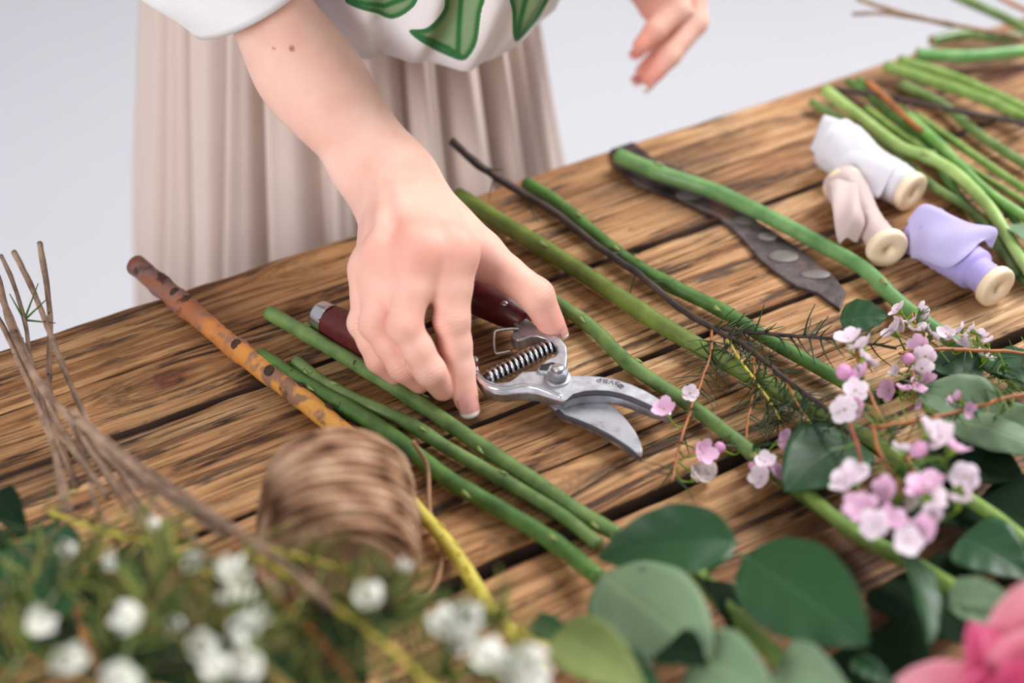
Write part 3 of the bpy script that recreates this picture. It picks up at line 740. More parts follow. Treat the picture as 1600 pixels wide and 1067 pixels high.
def seg_dist(px, py, pts):
    d = np.full(len(px), 1e9)
    for (x1, y1), (x2, y2) in zip(pts[:-1], pts[1:]):
        t = np.clip(((px - x1) * (x2 - x1) + (py - y1) * (y2 - y1)) / ((x2 - x1) ** 2 + (y2 - y1) ** 2 + 1e-9), 0, 1)
        d = np.minimum(d, np.hypot(px - x1 - t * (x2 - x1), py - y1 - t * (y2 - y1)))
    return d
def blouse():
    # loose body of the blouse: hangs forward of the waist in a soft bag; lower hem follows the photo
    hem = [(470, 30), (520, 68), (560, 84), (620, 90), (690, 104), (733, 108), (772, 93), (822, 56), (866, 14), (880, -30)]
    depth = lambda x: .845 + .00012 * (x - 470) + .012 * ((x - 680) / 210) ** 2
    n = 260; front = []
    hp = []
    for i in range(n + 1):
        x = 470 + 410 * i / n
        for (x1, y1), (x2, y2) in zip(hem[:-1], hem[1:]):
            if x1 <= x <= x2: y = y1 + (y2 - y1) * (x - x1) / (x2 - x1); break
        hp.append(D(x, y, depth(x)))
    rows = []
    for r in range(190):
        s = (r / 189) ** 1.7
        row = []
        for i, p in enumerate(hp):
            q = i / n; t = math.sin(math.pi * q) ** .5
            # rises and bulges towards the viewer, then runs up to the chest
            topc = Vector(chest) + PD * ((q - .5) * .36) + FC * (.13 * math.sin(math.pi * q)) + Vector((0, 0, .05))
            a = p.lerp(topc, s)
            fold = .006 * math.sin(i / n * 34 + s * 7) * math.sin(math.pi * min(1, s * 4 + .1)) + .012 * noise.noise(Vector((q * 5, s * 5, 1)))
            bulge = .055 * math.sin(math.pi * min(1, s * 1.5)) * t
            a = a + FC * (bulge + fold) ; row.append(a)
        rows.append(row)
    # tuck the hem under
    under = [[p.lerp(Vector(chest) + PD * ((i / n - .5) * .3) - Vector((0, 0, .22)), k) + Vector((0, 0, -.004 * math.sin(k * 3))) for i, p in enumerate(hp)] for k in (.25, .12, .04)]
    o = cloth_surface('blouse_front', under + rows, M['print'], person, False)
    V = np.array([v.co for v in o.data.vertices]) + np.array(world_loc(person)); px, py = proj(V)
    pr = np.zeros(len(V))
    leaves = [[(640, 47), (668, 42), (692, 14), (700, -20), (760, -30), (752, 20), (746, 62), (735, 84), (722, 93), (696, 84), (664, 68)],
              [(540, 0), (560, -8), (650, -20), (652, 2), (634, 20), (612, 28), (588, 20), (560, 12)],
              [(797, -20), (800, 20), (803, 62), (820, 52), (846, 18), (858, -20)],
              [(560, -60), (640, -90), (700, -70), (640, -40)], [(760, -60), (840, -120), (830, -60), (790, -40)]]
    ribs = [[(645, 50), (700, 74), (728, 92)], [(716, 86), (718, 40), (722, -20)], [(540, 0), (600, 8), (650, -10)], [(806, 60), (818, 10), (826, -20)]]
    for lf in leaves:
        cl = [Vector((x, y, 0)) for x, y in lf]; cl = smooth_path([cl[-1]] + cl + [cl[0], cl[1]], 6)[6:-6]; lf = [(q.x, q.y) for q in cl]
        m = inpoly(px, py, lf); d = seg_dist(px, py, lf + [lf[0]])
        pr = np.maximum(pr, np.where(m, np.clip(.42 + d / 26, .42, .92), np.clip(.42 - d / 8, 0, .42)))
    for rb in ribs: d = seg_dist(px, py, rb); pr = np.where(pr > .5, np.minimum(pr, .55 + np.clip(d - 1.5, 0, 8) * .06), pr)
    a = o.data.attributes.new('print', 'FLOAT', 'POINT'); a.data.foreach_set('value', pr)
    # plain lower layer of the blouse seen behind the print
    hem2 = [(500, 20), (520, 72), (545, 86), (600, 87), (660, 84), (720, 60), (800, 20)]
    rows = []
    for r in range(30):
        row = []
        for (x, y) in [(500 + 6 * i, np.interp(500 + 6 * i, [h[0] for h in hem2], [h[1] for h in hem2])) for i in range(51)]:
            p = D(x, y, .862); s = r / 29; row.append(p.lerp(Vector(chest) + PD * ((x - 650) / 300 * .3), s) + FC * (.03 * math.sin(s * 3.1) + .004 * math.sin(x * .08)))
        rows.append(row)
    cloth_surface('blouse_hem', rows, M['blouse_white'], person, False)
    # back of the blouse
    rows = []
    for r in range(24):
        s = r / 23; c0 = Vector(hip) + Vector((0, 0, -.02)); c = c0.lerp(Vector(chest) + Vector((0, 0, .09)), s); row = []
        for k in range(64):
            a = math.pi * (k / 63) ; row.append(c + PD * (.185 * math.cos(a) * (1 - .1 * s)) + PN * ((.135 + .006 * math.sin(k * .9)) * math.sin(a)))
        rows.append(row)
    cloth_surface('blouse_back', rows, M['print'], person, False)
blouse()
def sleeve(name, cuff_c, cuff_ax, top_c, r0, r1, u0, mat, flare=1.0):
    rows = []; a0 = Vector(cuff_c); a1 = Vector(top_c); ax = Vector(cuff_ax).normalized()
    ax2 = (a1 - a0).normalized()
    for r in range(40):
        s = r / 39; c = a0.lerp(a1, s); t = ax.lerp(ax2, min(1, s * 1.6)).normalized(); u = t.cross(Vector((0, 0, 1))).normalized(); w = t.cross(u); row = []
        for k in range(120):
            a = 2 * math.pi * k / 120; rr = r0 + (r1 - r0) * s + .0035 * math.sin(a * 5 + s * 6) * s + .010 * noise.noise(Vector((math.cos(a) * 1.5, math.sin(a) * 1.5, s * 3))) * min(1, s * 4)
            row.append(c + (u * math.cos(a) + w * math.sin(a)) * rr)
        rows.append(row)
    cloth_surface(name, rows, mat, person)
ea = JW['fore']; eb = JW['elbow']
cuff = np.array(D(412, 2, .80)) ; t_ = eb - ea; t_ /= np.linalg.norm(t_)
tcf = float((cuff - ea) @ t_); cc = ea + t_ * tcf + np.array([-.006, .004, .004])
sleeve('sleeve', cc, t_, cc + t_ * .12 + np.array([-.05, .02, .02]), .040, .058, None, M['blouse_white'])
sleeve('sleeve', cc + t_ * .12 + np.array([-.05, .02, .02]), t_, shR + [0, 0, .01], .058, .075, None, M['blouse_white'])
sleeve('sleeve', L['elbow'], shL - L['elbow'], shL, .055, .075, None, M['print'])
#@@PERSON_END
# ------------------------------------------------------------------ the secateurs
shears = empty('secateurs', U(800, 580), 'steel bypass secateurs with dark red handles lying under the hand', 'secateurs')
def build_shears():
    c2 = lambda x, y: (700 + .2905 * x, 420 + .2905 * y)
    def poly(pts, h, mp=c2): return [U(*mp(*p), h) for p in pts]
    z1 = .0145; z0 = .0095
    # hook jaw with its arm
    jaw = [(128, 468), (152, 464), (164, 480), (160, 512), (172, 560), (205, 592), (262, 612), (330, 604), (366, 580), (398, 552), (470, 548), (552, 546), (640, 556), (660, 572), (740, 572), (820, 577), (900, 592), (985, 618), (1065, 655), (1130, 693), (1180, 735), (1205, 772), (1195, 790),
           (1150, 772), (1095, 757), (1040, 735), (985, 712), (930, 694), (870, 680), (800, 676), (730, 680), (670, 692), (625, 712), (560, 694), (490, 672), (430, 664), (370, 668), (310, 676), (250, 668), (198, 640), (162, 596), (143, 548), (132, 505)]
    j = prism('hook_jaw', poly(jaw, z1), .0062, M['steel'], shears, .0009)
    inner = [(628, 712), (672, 672), (735, 655), (800, 651), (870, 655), (930, 667), (990, 686), (1050, 712), (1110, 740), (1150, 768), (1095, 757), (1040, 735), (985, 712), (930, 694), (870, 680), (800, 676), (730, 680), (670, 692)]
    prism('hook_bevel', [p + Vector((0, 0, 0)) for p in poly(inner, z1 + .0004)], .0008, M['dark_steel'], j, .0002)
    rim = MB()
    rp = [(150, 560), (185, 610), (240, 640), (320, 648), (400, 632), (470, 640), (540, 664), (612, 694)]
    v, f = tube_data(smooth_path(poly(rp, z1 - .0008), 6), .0018, 10); rim.add(v, f); rim.build('rolled_edge', M['chrome'], j)
    # lettering stamped on the jaw, upside down as it lies
    p0 = U(*c2(862, 606), z1); ang = math.atan2((U(*c2(805, 610), z1) - U(*c2(930, 632), z1)).y, (U(*c2(805, 610), z1) - U(*c2(930, 632), z1)).x)
    cu = bpy.data.curves.new('text', 'FONT'); cu.body = 'ЗУБР'; cu.size = .0046; cu.extrude = .00012; cu.align_x = 'CENTER'; cu.align_y = 'CENTER'
    to = bpy.data.objects.new('tmp', cu); C.objects.link(to); dg = bpy.context.evaluated_depsgraph_get(); me = bpy.data.meshes.new_from_object(to.evaluated_get(dg)); bpy.data.objects.remove(to)
    me.transform(Matrix.Translation(p0 + Vector((0, 0, .00012)) - world_loc(shears) ) @ Matrix.Rotation(ang, 4, 'Z') @ Matrix.Scale(1.15, 4, (1, 0, 0)) @ Matrix.Scale(.8, 4, (0, 1, 0))); me.materials.clear(); me.materials.append(M['engrave'])
    eo = bpy.data.objects.new('engraved_lettering', me); C.objects.link(eo); eo.parent = j
    lg = MB(); c = U(*c2(930, 630), z1 + .0002)
    for (sx, sy) in ((-1, -1), (1, -1), (1, 1), (-1, 1)):
        a = c + Vector((sx * .0017, 0, 0)); b = c + Vector((0, sy * .0017, 0)); v, f = tube_data([a, b], .0002, 5); lg.add(v, f)
    v, f = tube_data([c + Vector((-.0009, 0, 0)), c + Vector((.0009, 0, 0))], .0002, 5); lg.add(v, f)
    lg.build('engraved_emblem', M['engrave'], j)
    # cutting blade below it and the C-shaped arm it grows from
    bl = [(505, 690), (545, 712), (580, 720), (640, 708), (720, 700), (800, 700), (850, 712), (905, 750), (960, 808), (1005, 868), (1035, 925), (1047, 975), (1042, 1012), (1020, 1010), (985, 985), (930, 948), (870, 912), (800, 872), (730, 842), (660, 815), (615, 800), (575, 760), (535, 722)]
    b = prism('cutting_blade', poly(bl, .0085), .0032, M['blade'], shears, .0006)
    be = [(575, 762), (615, 800), (660, 815), (730, 842), (800, 872), (870, 912), (930, 948), (985, 985), (1020, 1010), (1040, 1012), (1016, 990), (980, 958), (925, 922), (865, 885), (800, 850), (735, 822), (670, 797), (630, 784), (598, 752)]
    prism('ground_edge', poly(be, .0088), .0006, M['dark_steel'], b, .0002)
    arm = [(345, 262), (400, 256), (440, 276), (480, 312), (530, 332), (580, 354), (618, 384), (640, 420), (643, 470), (636, 530), (620, 556), (560, 565), (500, 552), (478, 540), (500, 515), (525, 490), (548, 478), (575, 470), (590, 448), (585, 420), (560, 392), (520, 372), (480, 360), (440, 362), (410, 376), (380, 386), (352, 376), (340, 352), (348, 338), (372, 336), (378, 318), (368, 300), (352, 288)]
    a = prism('blade_arm', poly(arm, .0165), .0080, M['steel'], shears, .0010)
    inn = [(352, 352), (385, 368), (420, 358), (470, 350), (530, 362), (570, 390), (586, 430), (575, 470), (590, 448), (585, 420), (560, 392), (520, 372), (480, 360), (440, 362), (410, 376), (380, 386), (358, 378)]
    hb = [(500, 515), (560, 500), (600, 512), (618, 530), (560, 546), (492, 540)]
    prism('thumb_recess', poly(hb, .0169), .0010, M['dark_steel'], a, .0002)
    # pivot bolt and nut
    cn = U(*c2(590, 588), z1); mb = MB(); v = []; 
    ring = lambda r, z, ph=0, n=6: [cn + Vector((r * math.cos(math.pi * 2 * k / n + ph), r * math.sin(math.pi * 2 * k / n + ph), z)) for k in range(n)]
    rr = [ring(.0072, 0, .2, 28), ring(.0072, .0009, .2, 28), ring(.0050, .0009, .2, 28)]
    V = sum(rr, []); f = [tuple(i * 28 + q for q in (k, (k + 1) % 28)) + tuple((i + 1) * 28 + q for q in ((k + 1) % 28, k)) for i in range(2) for k in range(28)]
    mb.add(V, f); mb.build('washer', M['steel'], shears)
    bm = bmesh.new(); vs = [bm.verts.new(p) for p in ring(.0060, .0009, .25)]; fc = bm.faces.new(vs); e = bmesh.ops.extrude_face_region(bm, geom=[fc])
    for q in e['geom']:
        if isinstance(q, bmesh.types.BMVert): q.co.z += .0052
    bmesh.ops.recalc_face_normals(bm, faces=bm.faces); bmesh.ops.bevel(bm, geom=list(bm.edges), offset=.0006, segments=2, affect='EDGES')
    me = bpy.data.meshes.new('nut'); bm.to_mesh(me); bm.free(); me.transform(Matrix.Translation(-world_loc(shears))); me.materials.append(M['steel']); o = bpy.data.objects.new('nut', me); C.objects.link(o); o.parent = shears
    mb = MB(); v, f = lathe_data(cn, (0, 0, 1), [(.005, .0001), (.005, .0033), (.0066, .0033), (.0070, .0036), (.0074, .0031), (.0078, .0034), (.0082, .0028), (.0084, .0001)], 20); mb.add(v, f); mb.build('bolt', M['chrome'], shears)
    # spring
    a0 = U(*c2(218, 588), .0125); a1 = U(*c2(560, 418), .0125); ax = (a1 - a0).normalized(); u = ax.cross(Vector((0, 0, 1))).normalized(); w = u.cross(ax)
    N = 13; pts = []
    for i in range(N * 20 + 1):
        t = i / (N * 20); an = 2 * math.pi * i / 20; r = .0046 - .0006 * abs(t - .5) * 2
        pts.append(a0.lerp(a1, t) + (u * math.cos(an) + w * math.sin(an)) * r + Vector((0, 0, .0000)))
    mb = MB(); v, f = tube_data(pts, .00085, 8); mb.add(v, f); mb.build('spring', M['chrome'], shears)
    mb = MB(); v, f = tube_data([a0 - ax * .002, a1 + ax * .002], .0030, 16); mb.add(v, f); mb.build('spring_core', M['dark_steel'], shears)
    # locking loop of wire
    w_ = [(385, 322, .0155), (330, 322, .0165), (262, 332, .0160), (250, 350, .0150), (246, 400, .0105), (252, 448, .006), (268, 455, .0055), (345, 440, .006)]
    mb = MB(); v, f = tube_data(smooth_path([U(*c2(x, y), h) for x, y, h in w_], 5), .0009, 8); mb.add(v, f); mb.build('latch_loop', M['chrome'], shears)
    # handles
    def handle(pts, rad, flat, nm='handle'):
        path = smooth_path(pts, 8); fr = frames(path); mb = MB(); v = []; f = []; n = len(path); s_ = 20
        for i, p in enumerate(path):
            r = rad(i / (n - 1)); t, u, w = fr[i]
            for k in range(s_):
                a = 2 * math.pi * k / s_; c, s = math.cos(a), math.sin(a); c = math.copysign(abs(c) ** .8, c); s = math.copysign(abs(s) ** .8, s)
                v.append(p + u * r * c + w * r * flat * s)
        for i in range(n - 1):
            for k in range(s_):
                k2 = (k + 1) % s_; f.append((i * s_ + k, (i + 1) * s_ + k, (i + 1) * s_ + k2, i * s_ + k2))
        f.append(tuple(range(s_))); f.append(tuple((n - 1) * s_ + k for k in reversed(range(s_))))
        mb.add(v, f); return mb.build(nm, M['grip'], shears), path
    lp = [U(512, 499, .0105), U(560, 523, .0115), (U(620, 550, .0125)), U(680, 572, .0125), U(738, 590, .0118)]
    h1, pa = handle(lp, lambda t: .0088 + .0022 * math.sin(math.pi * t), .95)
    d = (pa[0] - pa[2]).normalized()
    mb = MB(); v, f = lathe_data(pa[0] - d * .002, d, [(0, .0093), (.0075, .0092), (.0088, .0086), (.0094, .0070), (.0096, .0001)], 28); mb.add(v, f); mb.build('ferrule', M['chrome'], h1)
    rp = [U(636, 408, .012), U(690, 432, .014), U(740, 458, .0155), U(785, 480, .0155), U(822, 502, .0135)]
    h2, pb = handle(rp, lambda t: .0095 + .0020 * math.sin(math.pi * min(1, t * 1.05)) - .002 * max(0, t - .8) * 5, .85)
    d = (pb[0] - pb[2]).normalized()
    mb = MB(); v, f = lathe_data(pb[0] - d * .002, d, [(0, .0100), (.0075, .0099), (.0088, .0092), (.0096, .0001)], 28); mb.add(v, f); mb.build('ferrule', M['chrome'], h2)
    for (x, y) in ((788, 474), ): 
        b, f = blob_data(U(x, y, .0235), .0022, 12, 6, None, (1, 1, .5)); mb = MB(); mb.add(b, f); mb.build('rivet', M['chrome'], h2)
build_shears()

# ------------------------------------------------------------------ cut stems
def add_mesh_part(name, data, mat, parent, tone=0.5):
    mb = MB()
    for v, f in data: mb.add(v, f, tone)
    return mb.build(name, mat, parent)
def stem(name, label, cat, pts, r, mat, nodes=(), scars=(), group=None, taper=0.9, nmat=None, cut=True, bumpy=.06, seed=1, r2=None, thorn=()):
    """pts: (px, py, height of the centre line) ; nodes: fractions along the path with a raised ring and bud."""
    P = [U(x, y, h) for x, y, h in pts]; path = smooth_path(P, 9); base = path[0].copy()
    root = empty(name, base, label, cat, group); r = r * .84; rad = (lambda t: r * (1 + (taper - 1) * t)) if r2 is None else (lambda t: r + (r2 - r) * t)
    n = len(path)
    def rr(t):
        q = rad(t)
        for nd in list(nodes) + list(scars): q *= 1 + .09 * math.exp(-((t - nd) * n / 1.6) ** 2)
        return q
    # finer sampling
    fine = smooth_path(path, 2)
    v, f = tube_data(fine, rr, 14, True, bumpy, seed); mb = MB(); mb.add(v, f); st = mb.build('stalk', mat, root)
    fr = frames(path); rnd = random.Random(seed)
    if cut:
        t, u, w = fr[0]; v, f = lathe_data(path[0] - t * .0004, t, [(0, .0001), (0, r * .93), (.0006, r * 1.0)], 16); add_mesh_part('cut_end', [(v, f)], CUT, root)
    for i, nd in enumerate(nodes):
        k = min(n - 2, max(1, int(nd * (n - 1)))); t, u, w = fr[k]; a = rnd.uniform(.3, 2.8) if not thorn else thorn[i % len(thorn)]
        side = (u * math.cos(a) + Vector((0, 0, 1)) * abs(math.sin(a))).normalized(); p = path[k] + side * rad(nd) * .85
        v, f = tube_data([p, p + side * r * .30 + t * r * .5, p + side * r * .45 + t * r * 1.2], lambda q: r * (.40 - .34 * q), 8); add_mesh_part('bud', [(v, f)], nmat or NODE, root)
    for i, nd in enumerate(scars):
        k = min(n - 2, max(1, int(nd * (n - 1)))); t, u, w = fr[k]; a = rnd.uniform(.6, 2.5)
        side = (u * math.cos(a) * -1 + Vector((0, 0, 1)) * abs(math.sin(a))).normalized(); p = path[k] + side * rad(nd) * .92
        v, f = blob_data(p, r * .34, 10, 6, side, (1, 1.2, .45)); add_mesh_part('scar', [(v, f)], DNODE, root)
    return root
g5 = .0050
stem('rose_cutting', 'long straight green rose stem left of the fingertips, longest of three cut side by side', 'stem',
     [(420, 488, .006), (470, 517, .006), (560, 570, .0055), (660, 633, .0055), (745, 692, .0055), (830, 748, .0055), (905, 800, .006), (965, 835, .008)], .0052, GREEN, (.15, .42, .60, .93), (.3,), seed=2)
stem('rose_cutting', 'knobbly green stem lying between the long straight stem and the twine', 'stem',
     [(462, 565, .006), (500, 596, .006), (560, 627, .0055), (630, 657, .0055), (700, 700, .0055), (790, 752, .0055), (870, 800, .006), (935, 850, .010)], .0046, GREEN, (.08, .2, .5, .7), (.12, .32, .45), seed=3)
stem('rose_cutting', 'dark green stem end coming out from behind the twine roll, nearest of the three', 'stem',
     [(407, 556, .007), (450, 586, .0065), (510, 620, .006), (600, 672, .006), (700, 748, .006), (790, 800, .0055), (870, 850, .0065), (935, 902, .012)], .0056, DEEP, (.25, .62, .85), (.06, .1, .16, .34), seed=4)
# orange barked stick
def bark_stick():
    pts = [(212, 414, .007), (255, 450, .007), (300, 487, .007), (360, 537, .0068), (410, 577, .0068), (455, 610, .0066), (505, 650, .0066), (560, 695, .006)]
    P = smooth_path([U(*p) for p in pts], 12); root = empty('bare_branch', P[0], 'orange and brown branch with peeling bark overhanging the table edge', 'branch')
    scars = (.13, .22, .27, .47, .62, .74, .86); n = len(P)
    def rr(t):
        q = .0063 - .0009 * t
        for s in scars[:4]: q *= 1 + .13 * math.exp(-((t - s) * 55) ** 2)
        return q
    v, f = tube_data(P, rr, 18, True, .12, 5); mb = MB(); mb.add(v, f)
    mb.tone = [min(1, max(0, (i // 18) / n * 1.5 - .1)) for i in range(len(mb.v))]; mb.build('bark', M['bark'], root)
    v, f = lathe_data(P[0] - (P[1] - P[0]).normalized() * .0004, P[1] - P[0], [(0, .0001), (0, .0058), (.0006, .0063)], 16); add_mesh_part('cut_end', [(v, f)], CUT, root)
    fr = frames(P); rnd = random.Random(3)
    for s in scars:
        k = int(s * (n - 1)); t, u, w = fr[k]; a = rnd.uniform(-1, 1); side = (Vector((0, 0, 1)) * math.cos(a) + u * math.sin(a)).normalized()
        v, f = blob_data(P[k] + side * .0058, .0030, 12, 6, side, (1, 1.3, .4)); add_mesh_part('knot', [(v, f)], DNODE, root)
bark_stick()
stem('yellow_twig', 'yellow knobbly twig sticking out from the right side of the twine roll', 'twig',
     [(600, 730, .006), (648, 790, .006), (690, 838, .006), (730, 893, .007), (765, 950, .010), (800, 990, .016), (850, 1050, .02)], .0042, YELT, (.3, .4, .5, .62, .75), (.36, .45, .56, .68), seed=6, nmat=YELT)
# stems beyond the hand
stem('rose_cutting', 'thick olive stem running from behind the wrist past the thumb', 'stem',
     [(715, 306, .008), (790, 352, .0075), (866, 398, .007), (950, 452, .007), (1030, 505, .007), (1110, 552, .007), (1200, 602, .008), (1290, 650, .009), (1370, 695, .012), (1450, 760, .012)], .0066, OLIVE, (.2,), (.4,), seed=7, taper=.85)
stem('rose_cutting', 'green stem leading from under the thumb to the pink flowers', 'stem',
     [(790, 420, .0055), (862, 468, .0055), (925, 512, .0055), (985, 570, .0055), (1060, 620, .0055), (1125, 668, .0058), (1180, 712, .006), (1240, 762, .007), (1310, 812, .009), (1380, 855, .013), (1500, 920, .018)], .0050, GREEN, (.18, .30, .60), (), seed=8)
stem('rose_cutting', 'dark-spotted green stem starting at the back table edge beside the thin dark twig', 'stem',
     [(822, 286, .0065), (868, 316, .0065), (920, 358, .0062), (985, 410, .006), (1050, 447, .006), (1130, 486, .006), (1200, 530, .006), (1280, 575, .006), (1360, 620, .008)], .0052, DEEP, (.22, .34, .62), (.1, .13, .19, .4, .47, .5), seed=9)
stem('rose_cutting', 'smooth curved green stem lying across the iron strap', 'stem',
     [(965, 243, .0095), (1030, 270, .0095), (1110, 296, .009), (1200, 338, .0085), (1290, 385, .0075), (1350, 420, .007), (1400, 468, .007), (1450, 506, .0075), (1530, 560, .008), (1620, 610, .009)], .0062, stem_mat('leaf_green_stem', srgb(74, 120, 62), srgb(118, 158, 96), .1), (.1, .62), (), seed=10, taper=.8)
RS = [
 ('short green stem end poking out behind the white ribbon spool, leftmost of the heap', GREEN, .0036, [(1268, 160, .006), (1325, 191, .006), (1399, 238, .006), (1449, 284, .006), (1535, 344, .006), (1590, 430, .006)], ()),
 ('pale green stem with a swollen joint, curving behind the lilac spool', PALE, .0050, [(1289, 141, .012), (1350, 188, .012), (1407, 230, .013), (1449, 245, .014), (1496, 273, .014), (1545, 323, .014), (1574, 369, .013), (1612, 430, .012)], (.42, .44)),
 ('straight light green stem crossing the heap from its middle to the right edge', stem_mat('light_green_stem', srgb(80, 132, 58), srgb(130, 174, 92), .1), .0046, [(1417, 181, .012), (1464, 223, .012), (1506, 266, .012), (1549, 305, .011), (1610, 345, .010)], ()),
 ('bright green stem starting in the middle of the heap behind the pale jointed stem', BRIGHT, .0036, [(1353, 170, .006), (1399, 205, .006), (1442, 234, .006), (1500, 284, .006), (1560, 330, .006)], (.4,)),
 ('dark green stem with a cut top at the far end of the heap', DEEP, .0036, [(1325, 127, .007), (1360, 152, .007), (1414, 198, .006), (1449, 230, .006), (1500, 262, .006)], ()),
 ('yellow-brown twig lying steeply among the green stems', RUST, .0026, [(1355, 128, .012), (1385, 154, .012), (1416, 184, .013), (1440, 205, .014)], ()),
 ('thin green stem between the two stems that reach the right edge below the dark twig', BRIGHT, .0034, [(1430, 180, .006), (1503, 230, .006), (1556, 266, .006), (1615, 305, .006)], (.3, .6)),
 ('deep green stem passing under the dark twig to the right edge', GREEN, .0044, [(1408, 132, .0055), (1471, 163, .0055), (1532, 212, .0055), (1610, 262, .0055)], ()),
 ('thick yellow-green stem with joints above the dark twig', BRIGHT, .0048, [(1384, 103, .010), (1435, 119, .010), (1508, 144, .011), (1557, 163, .011), (1615, 192, .011)], (.4, .7)),
 ('long olive-green stem lying against the thick yellow-green one', BRIGHT, .0038, [(1405, 92, .013), (1484, 117, .013), (1550, 145, .013), (1612, 172, .013)], (.5,)),
 ('pale broad stem lying almost level near the top right', stem_mat('soft_green_stem', srgb(86, 146, 72), srgb(124, 176, 104), .05), .0056, [(1432, 85, .010), (1508, 88, .010), (1560, 84, .010), (1615, 78, .010)], (.35,)),
 ('darker stem end directly behind the pale broad one', GREEN, .0048, [(1455, 64, .010), (1508, 54, .010), (1557, 58, .010), (1615, 56, .010)], (.5,)),
 ('bright green stem slanting down from the top edge of the photo', GREEN, .0046, [(1490, -8, .025), (1530, 10, .024), (1570, 28, .022), (1620, 54, .02)], ()),
 ('thin green stem at the right edge left of the lilac spool top', BRIGHT, .0026, [(1500, 254, .006), (1560, 290, .006), (1612, 322, .006)], ()),
 ('short dark green stem at the right edge beside the lilac ribbon flap', DEEP, .0030, [(1556, 312, .006), (1580, 338, .006), (1615, 385, .006)], ()),
 ('green stem hidden low under the pale jointed stem', DEEP, .0034, [(1470, 270, .0045), (1540, 360, .0045), (1570, 400, .0045), (1610, 450, .0045)], ()),
 ('deep green stem end behind the yellow-brown twig', DEEP, .0032, [(1340, 125, .010), (1380, 150, .008), (1430, 188, .006), (1480, 240, .005)], ()),
]
for i, (lab, mat, r, pts, nd) in enumerate(RS):
    stem('flower_cutting', lab, 'stem', pts, r, mat, nd, (), seed=20 + i, group='cut stems heaped at the right')
stem('dark_twig', 'thin dark brown twig crossing the heap of stems at the right', 'twig', [(1300, 140, .009), (1362, 146, .010), (1411, 156, .011), (1484, 171, .013), (1615, 196, .014)], .0024, BROWN, (.3,), (), seed=50)
stem('grey_twig', 'blurred olive-brown twig reaching past the far table edge at top right', 'twig', [(1340, -2, .04), (1386, 14, .04), (1447, 30, .038), (1540, 48, .03), (1600, 60, .022)], .0022, GREYT, (.3, .6), (), seed=51)
stem('grey_twig', 'faint pale twig tip below the longer olive-brown twig at top right', 'twig', [(1332, 22, .035), (1380, 21, .037), (1440, 30, .036), (1490, 42, .03)], .0018, GREYT, (.5,), (), seed=52)
stem('grey_twig', 'small brown twig in the top right corner', 'twig', [(1560, -5, .02), (1585, 8, .02), (1620, 24, .02)], .0022, RUST, (), (), seed=53)

# ------------------------------------------------------------------ ribbon spools
def spool(label, far, near, rfl, rr_far, rr_near, rmat, seed, flap, roll=None):
    a = U(far[0], far[1], rfl + (.001 if len(far) < 3 else far[2])); b = U(near[0], near[1], rfl + .0005); ax = (b - a).normalized(); Ln = (b - a).length
    root = empty('ribbon_spool', (a + b) / 2 - Vector((0, 0, rfl)), label, 'ribbon spool')
    ft = .0065
    prof = [(-ft, .0028), (-ft, rfl - .0016), (-ft + .0006, rfl - .0004), (-ft + .0018, rfl), (-.0018, rfl), (-.0006, rfl - .0005), (0, rfl - .0018), (0, .0042), (-.0008, .0035), (-.02, .0034), (-.02, .0001)]
    v, f = lathe_data(b, ax, prof, 48); fl = add_mesh_part('end_disc', [(v, f)], M['spool_wood'], root)
    v, f = lathe_data(a, -ax, prof, 48); add_mesh_part('end_disc', [(v, f)], M['spool_wood'], root)
    v, f = lathe_data(a, ax, [(0.001, .006), (Ln - .001, .006)], 24); add_mesh_part('core', [(v, f)], M['spool_wood'], root)
    n = 60; sg = 96; rows = []
    u = ax.cross(Vector((0, 0, 1))).normalized(); w = u.cross(ax)
    for i in range(n):
        t = i / (n - 1); r = rr_far + (rr_near - rr_far) * t
        if callable(roll): r = roll(t)
        if t in (0, 1): r = .006
        row = []
        for k in range(sg):
            an = 2 * math.pi * k / sg; th = t * 9 + an
            q = r * (1 + .05 * noise.noise(Vector((math.cos(an) * 1.4, math.sin(an) * 1.4, t * 3 + seed))) + .035 * noise.noise(Vector((math.cos(an) * 1.2, math.sin(an) * 1.2, t * 22 + seed)))) if 0 < t < 1 else r
            p = a.lerp(b, .001 + t * .998) + ax * (ft * (-t)) * 1.0 + (u * math.cos(an) + w * math.sin(an)) * q
            if p.z < T + .0008: p.z = T + .0008
            row.append(p)
        rows.append(row)
    V = [p for r in rows for p in r]; F_ = [(i * sg + k, i * sg + (k + 1) % sg, (i + 1) * sg + (k + 1) % sg, (i + 1) * sg + k) for i in range(n - 1) for k in range(sg)]
    mb = MB(); mb.add(V, F_); rb = mb.build('ribbon_roll', rmat[0], root)
    # loose ribbon end: strip given by two rails (pixels + height)
    ra = smooth_path([U(*p) for p in flap[0]], 8); rb_ = smooth_path([U(*p) for p in flap[1]], 8); V = []; m = 10; F_ = []
    for i in range(len(ra)):
        for j in range(m + 1):
            s = j / m; p = ra[i].lerp(rb_[i], s); p = p + Vector((0, 0, .0016 * math.sin(s * 7 + i * .25) + flap[2] * math.sin(math.pi * s))); p.z = max(p.z, T + .001); V.append(p)
    for i in range(len(ra) - 1):
        for j in range(m): q = i * (m + 1) + j; F_.append((q, q + m + 1, q + m + 2, q + 1))
    mb = MB(); mb.add(V, F_); o = mb.build('loose_ribbon', rmat[1], root); md = o.modifiers.new('t', 'SOLIDIFY'); md.thickness = .0005
    return root
